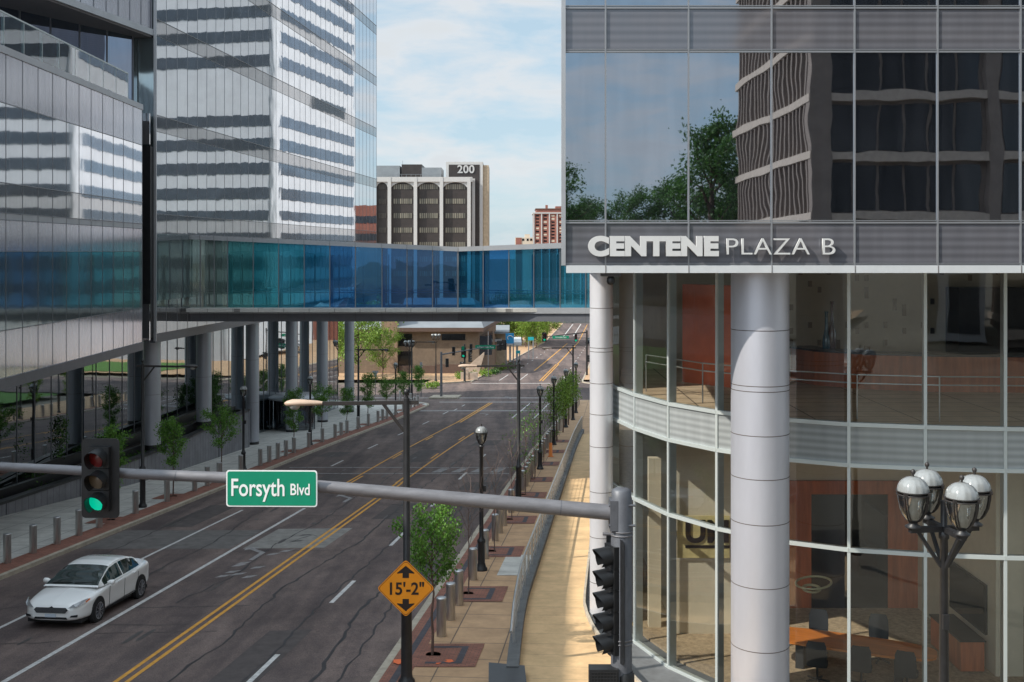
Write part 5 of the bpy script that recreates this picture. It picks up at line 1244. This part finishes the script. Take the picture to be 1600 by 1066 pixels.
b = MB(); b.box(FW(805, 0, z)[0], FW(834, 0, z)[0]-.2, z+3, z+15, G(z), FW(0, 371, z)[1]); b.build('wall', M['cream'], t)
b = MB(); b.box(FW(806, 0, z)[0], FW(815, 0, z)[0], z+2.8, z+3, G(z), FW(0, 371.5, z)[1]); b.build('brick_bay', M['redbrick'], t)
b = MB(); b.box(FW(820, 0, z)[0], FW(828, 0, z)[0], z+4, z+10, FW(0, 371, z)[1], FW(0, 366, z)[1]); b.build('roof_box', M['cream'], t)
for xx in (817.5, 824.5, 830): b = MB(); X, Z_ = FW(xx, 374.5, z); b.box(X-.4, X+.4, z+2.9, z+3, Z_-.45, Z_+.45); b.build('window', M['blackwin'], t)

# brown brick building beyond the crossing
t = building('brown_brick_building', 'low tan brick building with grey metal roof under the footbridge'); z = 168
def X_(x, zz=z): return (x-800)*zz/F
def Y_(y, zz=z): return CZ-(y-393)*zz/F
gb = G(z); ev = Y_(517)
b = MB(); b.prism([(X_(530)-14, z), (X_(748), z), (X_(748)+2.3, z+24), (X_(530)-14, z+24)], gb-1, ev); b.build('wall', M['tanbrick'], t)
b = MB(); b.prism([(X_(622), z-1.2), (X_(756), z-1.2), (X_(756)+2.6, z+25), (X_(622), z+25)], ev-.05, ev+.55); b.prism([(X_(480), z-.8), (X_(597), z-.8), (X_(597), z+20), (X_(480), z+20)], ev-.25, ev+.3); b.build('roof_fascia', M['fasb'], t)
b = MB(); e = [(X_(622), z-1.2, ev+.55), (X_(756), z-1.2, ev+.55), (X_(756)+2.6, z+25, ev+.55), (X_(622), z+25, ev+.55)]; r0 = (X_(622), z+11, ev+4.6); r1 = (X_(735), z+11, ev+4.6)
b.face([e[0], e[1], r1, r0]); b.face([e[1], e[2], r1]); b.face([e[2], e[3], r0, r1]); b.face([(X_(480), z-.8, ev+.3), (X_(597), z-.8, ev+.3), (X_(597), z+12, ev+3), (X_(480), z+12, ev+3)])
b.build('roof', M['zinc'], t)
b = MB(); b.box(X_(597), X_(622), z-.9, z+4, gb, ev+4); b.build('brick_pier', M['tanbrick'], t)
b = MB(); b.box(X_(622)+.2, X_(680), z-.6, z-.02, gb, gb+1.3); b.box(X_(680), X_(750), z-.5, z-.02, gb, gb+1.5); b.build('dark_plinth', M['fasb'], t)
for (xa, xb_, ya, yb_) in ((620, 644, 522, 541), (620, 644, 549, 573), (690, 727, 522, 532), (545, 596, 519, 531), (596-90, 541, 519, 531)):
    b = MB(); b.box(X_(xa), X_(xb_), z-.04, z+.02, Y_(yb_), Y_(ya)); b.build('window', M['blackwin'], t)
b = MB(); b.box(X_(748)+.1, X_(748)+2.0, z+1.2, z+12, Y_(556), Y_(526)); b.build('side_glazing', M['strip'], t)
st_ = thing('retaining_stair_wall', 'sloping tan wall beside the brown building entrance', 'wall'); b = MB(); b.face([(X_(728), z-1.3, gb), (X_(748), z-1.3, gb), (X_(757), z-1.3, Y_(553)), (X_(757), z-1.3, Y_(549)), (X_(728), z-1.3, Y_(574))])
b.grid([[(X_(728), z-1.3, Y_(574)), (X_(728), z-.9, Y_(574))], [(X_(757), z-1.3, Y_(549)), (X_(757), z-.9, Y_(549))]]); b.build('coping', M['palec'], st_)
b = MB(); b.prism([(X_(728), z-1.25), (X_(757), z-1.25), (X_(757), z-.92), (X_(728), z-.92)], gb, gb+1.2); b.build('base', M['tanbrick'], st_)

t = building('small_shop', 'small pale shop with white canopies behind the brown building')
z2 = 192; b = MB(); b.box(X_(752, z2), X_(790, z2), z2, z2+14, G(z2), Y_(520, z2)); b.build('wall', M['stone'], t)
b = MB(); b.box(X_(752, z2), X_(784, z2), z2-2, z2, Y_(533, z2), Y_(529, z2)); b.build('canopy', M['whitem'], t)
b = MB(); b.box(X_(755, z2), X_(770, z2), z2-.05, z2+.05, Y_(552, z2), Y_(536, z2)); b.build('shop_window', M['blackwin'], t)
b = MB(); b.prism([(X_(748, z2), z2-2.5), (X_(796, z2), z2-2.5), (X_(796, z2), z2+15), (X_(748, z2), z2+15)], Y_(520, z2), Y_(517, z2)); b.build('roof', M['zinc'], t)
for i, (xa, xb_, ya, yb_, zz2, mm, lb_) in enumerate(((790, 803, 521, 537, 186, 'bluesign', 'blue roadside sign with white swirl on tall posts'), (825, 834, 527, 532, 215, 'teal', 'small teal sign board on the far pavement'), (806, 813, 548, 552.5, 185, 'teal', 'low teal sign board at the driveway'))):
    t = thing('roadside_sign', lb_, 'sign', (0, 0, 0)); b = MB(); b.box(X_(xa, zz2), X_(xb_, zz2), zz2, zz2+.3, Y_(yb_, zz2), Y_(ya, zz2)); b.build('board', M[mm], t)
    b = MB()
    for xx in (xa+1, xb_-1): b.box(X_(xx, zz2)-.1, X_(xx, zz2)+.1, zz2+.05, zz2+.25, G(zz2), Y_(yb_, zz2)+.0)
    b.build('posts', M['zinc'], t)
    if i == 0:
        b = MB(); cx_, cz_ = X_(797, zz2), Y_(528, zz2); b.path([(cx_+.45*math.cos(q), zz2-.03, cz_+.35*math.sin(q)) for q in [R(10+k*20) for k in range(12)]], .07, 5); b.build('swirl', M['white'], t)
t = building('fuel_canopy', 'pale flat filling station canopy behind the blue sign'); b = MB(); b.box(X_(782, 200), X_(815, 200), 200, 212, Y_(540, 200), Y_(535, 200)); b.build('roof', M['whitem'], t)
b = MB()
for xx in (787, 797, 808): b.box(X_(xx, 200)-.2, X_(xx, 200)+.2, 202, 202.4, G(200), Y_(540, 200))
b.build('posts', M['whitem'], t)
t = building('underpass', 'dark railway underpass at the far end of the road')
b = MB(); za = 425; b.box(X_(862, za), X_(990, za), za, za+20, Y_(506, za), Y_(498, za)); b.build('deck', M['wallc'], t)
b = MB(); b.box(X_(862, za)-2, X_(862, za)+1, za-1, za+20, G(za), Y_(505, za)); b.box(X_(893, za), X_(893, za)+.8, za, za+20, G(za), Y_(505, za)); b.build('pier', M['wallc'], t)
b = MB(); b.box(X_(862, za), X_(990, za), za+19, za+20, G(za), Y_(505, za)); b.build('shade_wall', M['dark'], t)  # black sheet stands for the shade beneath the deck

# white striped office seen only as a reflection in the tower
t = building('striped_office', 'tall pale office with dark ribbon windows, seen mirrored in the glass tower')
CX, CY = 29.8, 190; XE, YE = 120, 231
b = MB(); b.box(CX, XE, CY, YE, G(CY), CZ+66); b.build('wall', M['white_stone'], t)
hs = [5.7+4.43*k for k in range(5)]+[24.6+.0]; rowsH = [(-12+.0, -9.8), (-7.6, -5.4), (-3.2, -1.0), (1.3, 3.4), (5.7, 7.4), (9.5, 11.6), (14, 16.1), (18.4, 20.5), (22.7, 24.7), (33.5, 35.6), (38, 40.1), (42.4, 44.5), (46.8, 48.9), (51.2, 53.3), (55.6, 57.7), (60, 62.1)]
for (a_, c_) in rowsH:
    b = MB(); b.box(CX+1.0, XE-2, CY-.08, CY+.02, CZ+a_, CZ+c_); b.build('ribbon_window', M['strip'], t)
    b = MB(); b.box(CX-.08, CX+.02, CY+1.0, YE-1, CZ+a_, CZ+c_); b.build('ribbon_window', M['strip_sky'], t)
b = MB(); b.box(CX-.08, CX+.02, CY+16, YE-5, CZ+28, CZ+30.3); b.build('ribbon_window', M['strip'], t)
b = MB()
for k in range(12): b.tube((CX-.3+k*.0, CY+.4, 0), (CX-.3, CY+.4, 0.01), .01, n=3) if False else None
b.lathe([(.9, G(CY)), (.9, CZ+66)], (CX+.6, CY+.6, 0), 20); b.build('corner_column', M['white_stone'], t)
t = building('brick_banded_tower', 'red brick banded tower seen mirrored at the edge of the glass tower')
b = MB(); b.box(28, 80, 300, 320, G(300), CZ+13); b.build('wall', M['redbrick'], t)
for k in range(4): b = MB(); b.box(27.9, 80, 299.9, 300.05, CZ+8-5*k, CZ+10-5*k); b.build('window_band', M['strip'], t)

# brown office and trees behind the viewer, seen in the right hand glass
t = building('brown_concrete_office', 'brown concrete office with dark windows mirrored in the right building glass')
bx, by = 19.9, -28; gb = G(by)
b = MB(); b.box(bx+.3, 75, by-24, by-.3, gb, CZ+36); b.build('wall', M['brownc'], t)
for r_ in range(-2, 8):
    h0 = 6.6+3.95*r_-3.95
    for k in range(5):
        xa = bx+1.0+k*11.4
        for j in range(6):
            b = MB(); b.box(xa+j*1.68, xa+j*1.68+1.5, by-.34, by-.24, CZ+h0, CZ+h0+3.1)
            if h0 > -6: b.build('window', M['blackwin'], t)
    b = MB(); b.box(bx, 75, by-.26, by+.25, CZ+h0-.62, CZ+h0-.08); b.box(bx-.35, bx+.3, by-24, by+.25, CZ+h0-.6, CZ+h0-.05); b.build('ledge', M['brownc'] if False else M['palec'], t)
b = MB()
for k in range(19): b.box(bx-.25, bx+.28, by-1.2*k-1.25, by-1.2*k-.95, gb, CZ+36)
b.box(bx-.3, bx+.9, by-.5, by+.3, gb, CZ+36)
for k in range(1, 5): xa = bx+1.0+k*11.4-.95; b.box(xa-.25, xa+.6, by-.25, by+.3, gb, CZ+36)
b.build('fins', M['brownc'], t)
big = make_tree('large_tree', 'broad leafy tree mirrored in the glass beside the brown office', 'tree', 16.8, 5, 5.6, 11000, .17, .5, M['leafd'], M['bark'], 61, .35, 'trees mirrored in the right building glass', 3, (18.6, -58, G(-58)))
for i, (x, y, s_, r_) in enumerate(((25, -60, .85, 1), (13, -84, .72, 2), (8, -86, .66, 3), (20, -84, .78, 4), (28, -85, .8, 5), (3.2, -66, .8, 2.5))):
    o = dup(big, 'leafy tree mirrored in the right building glass, %s behind the viewer' % ORD[i], (x, y, G(y)), r_); o.scale = (s_*1.15, s_*1.15, s_)
t = building('cream_low_building', 'low cream building with white columns behind the viewer, mirrored in the footbridge')
b = MB(); b.box(-60, -30, -34, -20, G(-25), G(-25)+9); b.build('wall', M['cream'], t)
for k in range(8): b = MB(); b.box(-58+k*3.7, -56+k*3.7, -20.05, -19.95, G(-25)+1, G(-25)+7.6); b.build('window', M['blackwin'], t)
t = building('glass_pavilion', 'pale pavilion behind the viewer on the right side, mirrored in the footbridge')
b = MB(); b.box(2, 17, -50, -32, G(-30), G(-30)+6.5); b.build('wall', M['white_stone'], t)
for k in range(5): b = MB(); b.box(3+k*2.9, 5+k*2.9, -32.05, -31.95, G(-30)+.5, G(-30)+4.8); b.build('window', M['strip'], t)

# ------------------------------------------------------------------ vegetation beyond the crossing
ft = make_tree('spreading_tree', 'bright green spreading tree in front of the brown brick building', 'tree', 8.2, 2.0, 6.2, 6500, .15, .42, M['leafy'], M['bark'], 71, .14, 'trees beyond the crossing', 3, (X_(560, 152), 152, G(152)))
for i, (x, zz2, s_, lb_) in enumerate(((598, 156, .62, 'smaller green tree right of the bright spreading tree'), (528, 160, .9, 'green tree partly hidden by the last tower column'), (500, 175, 1.0, 'green tree behind the lobby glass end'))):
    o = dup(ft, lb_, (X_(x, zz2), zz2, G(zz2)), 1.7*i+1); o.scale = (s_, s_, s_)
hd = make_tree('large_tree', 'dark green tree at the left end of the far hedge', 'tree', 9, 1.5, 7, 5000, .22, .7, M['leafy'], M['bark'], 72, .2, 'trees beyond the filling station', 3, (X_(785, 300), 300, G(300)))
for i, (x, zz2, s_) in enumerate(((800, 285, .9), (815, 300, 1.05), (830, 290, .95), (843, 310, 1.0), (855, 325, .85), (822, 270, .7), (838, 268, .6))):
    o = dup(hd, 'green tree in the far thicket below the footbridge, %s from the left' % ORD[i+1], (X_(x, zz2), zz2, G(zz2)), i*1.1); o.scale = (s_, s_, s_)
for i, (x, zz2, lb_) in enumerate(((722, 155, 'low shrubs at the foot of the corner signal'), (735, 157, 'low shrubs right of the corner signal'), (758, 162, 'green shrub bed beside the tan wall'), (768, 165, 'shrub at the right of the green bed'), (785, 178, 'dark shrub under the blue sign'), (795, 180, 'brownish shrub right under the blue sign'), (670, 140, 'small bush on the slip road island'))):
    b = MB(); random.seed(80+i); leaves(b, [(random.gauss(0, .6), random.gauss(0, .5), .4) for _ in range(7)], 420, .28, .13); o = b.build('shrub', M['leafy'] if i % 2 == 0 else M['leafd'], None, (X_(x, zz2), zz2, G(zz2)+.1)); o['label'] = lb_; o['category'] = 'shrub'
for i in range(5):
    x = 14+i*9; z_ = 84+(i*17) % 30; o = dup(tl, 'small dark tree on the lawn right of the street, %s' % ('one', 'two', 'three', 'four', 'five')[i], (x+8, z_, G(z_)+.1), i); o['label'] = 'dark young tree on the lawn mirrored in the ground floor glass, %s' % ('nearest', 'second nearest', 'middle one', 'second farthest', 'farthest')[i]; o['group'] = 'trees on the mirrored lawn'; o.scale = (1.4, 1.4, 1.2)

# far signals
def far_mast(label, base, h, tip, heads, signtxt, sx, rz=0):
    t = thing('signal_mast', label, 'signal pole', base); b = MB(); b.lathe([(.16, 0), (.12, h)], n=12); b.build('pole', M['galv'] if rz == 0 else M['black'], t)
    b = MB(); b.tube((0, 0, h-.3), tip, .09, .05, 10); b.build('mast_arm', M['galv'] if rz == 0 else M['black'], t); return t
zA = 128; pa = Vector((X_(689.5, zA), zA, G(zA)+.15)); tip = Vector((X_(792, 140), 140, CZ-(537-393)*140/F))
far_mast('galvanised signal mast on the island at the left corner of the crossing', pa, 5.2, tip-pa, None, None, None)
def on_arm(x, dz=0):
    s_ = (x-689.5)/(792-689.5); a_ = pa+Vector((0, 0, 4.9)); p = a_.lerp(tip, s_); return Vector((X_(x, p.y), p.y-.12, p.z+dz))
def far_sign(label, p, w_, h_, txt, size):
    t = thing('street_name_sign', label, 'street sign', p); b = MB(); b.box(-w_/2, w_/2, 0, .03, -h_/2, h_/2); b.build('sign_face', M['green'], t)
    if txt: text('name_text', txt, size, M['white'], t, (0, -.02, -size*.33), ext=.004, ax='CENTER', sx=.8)
far_sign('green street name sign with left arrow on the island mast arm', on_arm(758.5)+Vector((0, -.1, 0)), 2.5, .5, '< Carondelet Plaza', .34)
far_sign('small green street sign turned sideways above the corner signal', on_arm(723.5, .25)+Vector((0, -.1, 0)), .35, .6, '', .3)
signal_head('signal head in an open frame on the island mast arm', on_arm(709, .15), R(170), 3, None, 1, False)
signal_head('signal head with backplate beside the green sign on the far arm, left one', on_arm(780, -.1), R(175), 3, None, 1.0, True)
signal_head('signal head with backplate at the tip of the island mast arm', on_arm(787.5, -.1), R(175), 3, None, 1.0, True)
signal_head('dark signal head hanging high behind the corner pole', on_arm(736, .15), R(185), 3, None, 1, False)
signal_head('low side facing signal head on the brown brick backdrop', (X_(698.5, 131), 131, CZ-(567-393)*131/F), R(200), 3, None, 1, False)
zC = 150; cp = thing('signal_post', 'black corner signal post beyond the crossing', 'signal pole', (X_(726, zC), zC, G(zC))); b = MB(); b.lathe([(.2, 0), (.15, .3), (.12, 5.2)], n=12); b.build('pole', M['black'], cp)
signal_head('corner post signal beyond the crossing with green light', (X_(724.5, zC), zC-.25, CZ-(551-393)*zC/F), R(-5), 3, 2, 1.15, True)
signal_head('small signal head low on the black corner post', (X_(721, zC), zC-.2, CZ-(569-393)*zC/F), R(60), 2, None, 1, False)
signal_head('five lens signal head beside the black corner post', (X_(734, zC), zC-.1, CZ-(556-393)*zC/F), R(70), 5, None, 1, False)
zD = 163; pb = Vector((X_(917, zD), zD, G(zD)+.1)); tb_ = Vector((X_(846, zD)-pb.x, 0, CZ-(527-393)*zD/F-pb.z))
far_mast('dark signal mast on the right beyond the crossing', pb, 6.7, tb_, None, None, None, 1)
signal_head('green signal at the tip of the far right mast arm', (X_(850.5, zD), zD-.3, CZ-(526.5-393)*zD/F), 0, 3, 2, 1.1, True)
signal_head('green signal on the far right mast arm nearer its pole', (X_(899.5, zD), zD-.3, CZ-(527.5-393)*zD/F), 0, 3, 2, 1.1, False)
far_sign('green street name sign between two green signals on far mast', (X_(876, zD), zD-.3, CZ-(526.8-393)*zD/F), 2.45, .42, 'Carondelet Plaza', .3)
signal_head('dark side facing signal low on the far right mast pole', (X_(918.5, zD), zD-.3, CZ-(560-393)*zD/F), R(80), 3, None, 1, False)
ys = thing('yield_sign', 'back of a yield sign on a post near the left corner', 'road sign', (X_(586.5, 130), 130, G(130)+.1)); b = MB(); b.tube((0, 0, 0), (0, 0, 2.9), .04, n=6); b.build('post', M['galv'], ys)
b = MB(); b.face([(-.42, -.04, 2.9), (0, -.04, 2.15), (.42, -.04, 2.9)]); b.face([(.42, -.02, 2.9), (0, -.02, 2.15), (-.42, -.02, 2.9)]); b.build('plate', M['fascia'], ys)
for i, (x, zz2, y0) in enumerate(((763, 158, 518), (658, 128, 566))):
    t = thing('thin_pole', ('tall thin grey pole on the far left kerb', 'thin grey sign post before the brown building')[i], 'pole', (X_(x, zz2), zz2, G(zz2)+.1)); b = MB(); hh = CZ-(y0-393)*zz2/F-G(zz2)-.1; b.tube((0, 0, 0), (0, 0, hh), .06, n=8); b.build('shaft', M['galv'], t)
    if i: b = MB(); b.box(-.15, .15, -.08, -.05, hh-.6, hh); b.build('plate', M['fascia'], t)
cw = thing('corner_wall', 'low pale stone wall and post at the far corner', 'wall', (X_(733, 153), 153, G(153)+.1)); b = MB(); b.box(-1.2, 1.2, 0, .4, 0, 1.0); b.build('wall', M['palec'], cw); b = MB(); b.box(-.5, -.1, -.1, .5, 0, 1.5); b.build('post', M['palec'], cw)
bz = thing('traffic_barrel', 'small orange traffic cone on right pavement near the far bollards', 'cone', S(-4.2, 72, .13)); b = MB(); b.lathe([(.2, 0), (.2, .04), (.13, .05), (.1, .9), (0, .92)], n=14); b.build('barrel', M['constr'], bz)
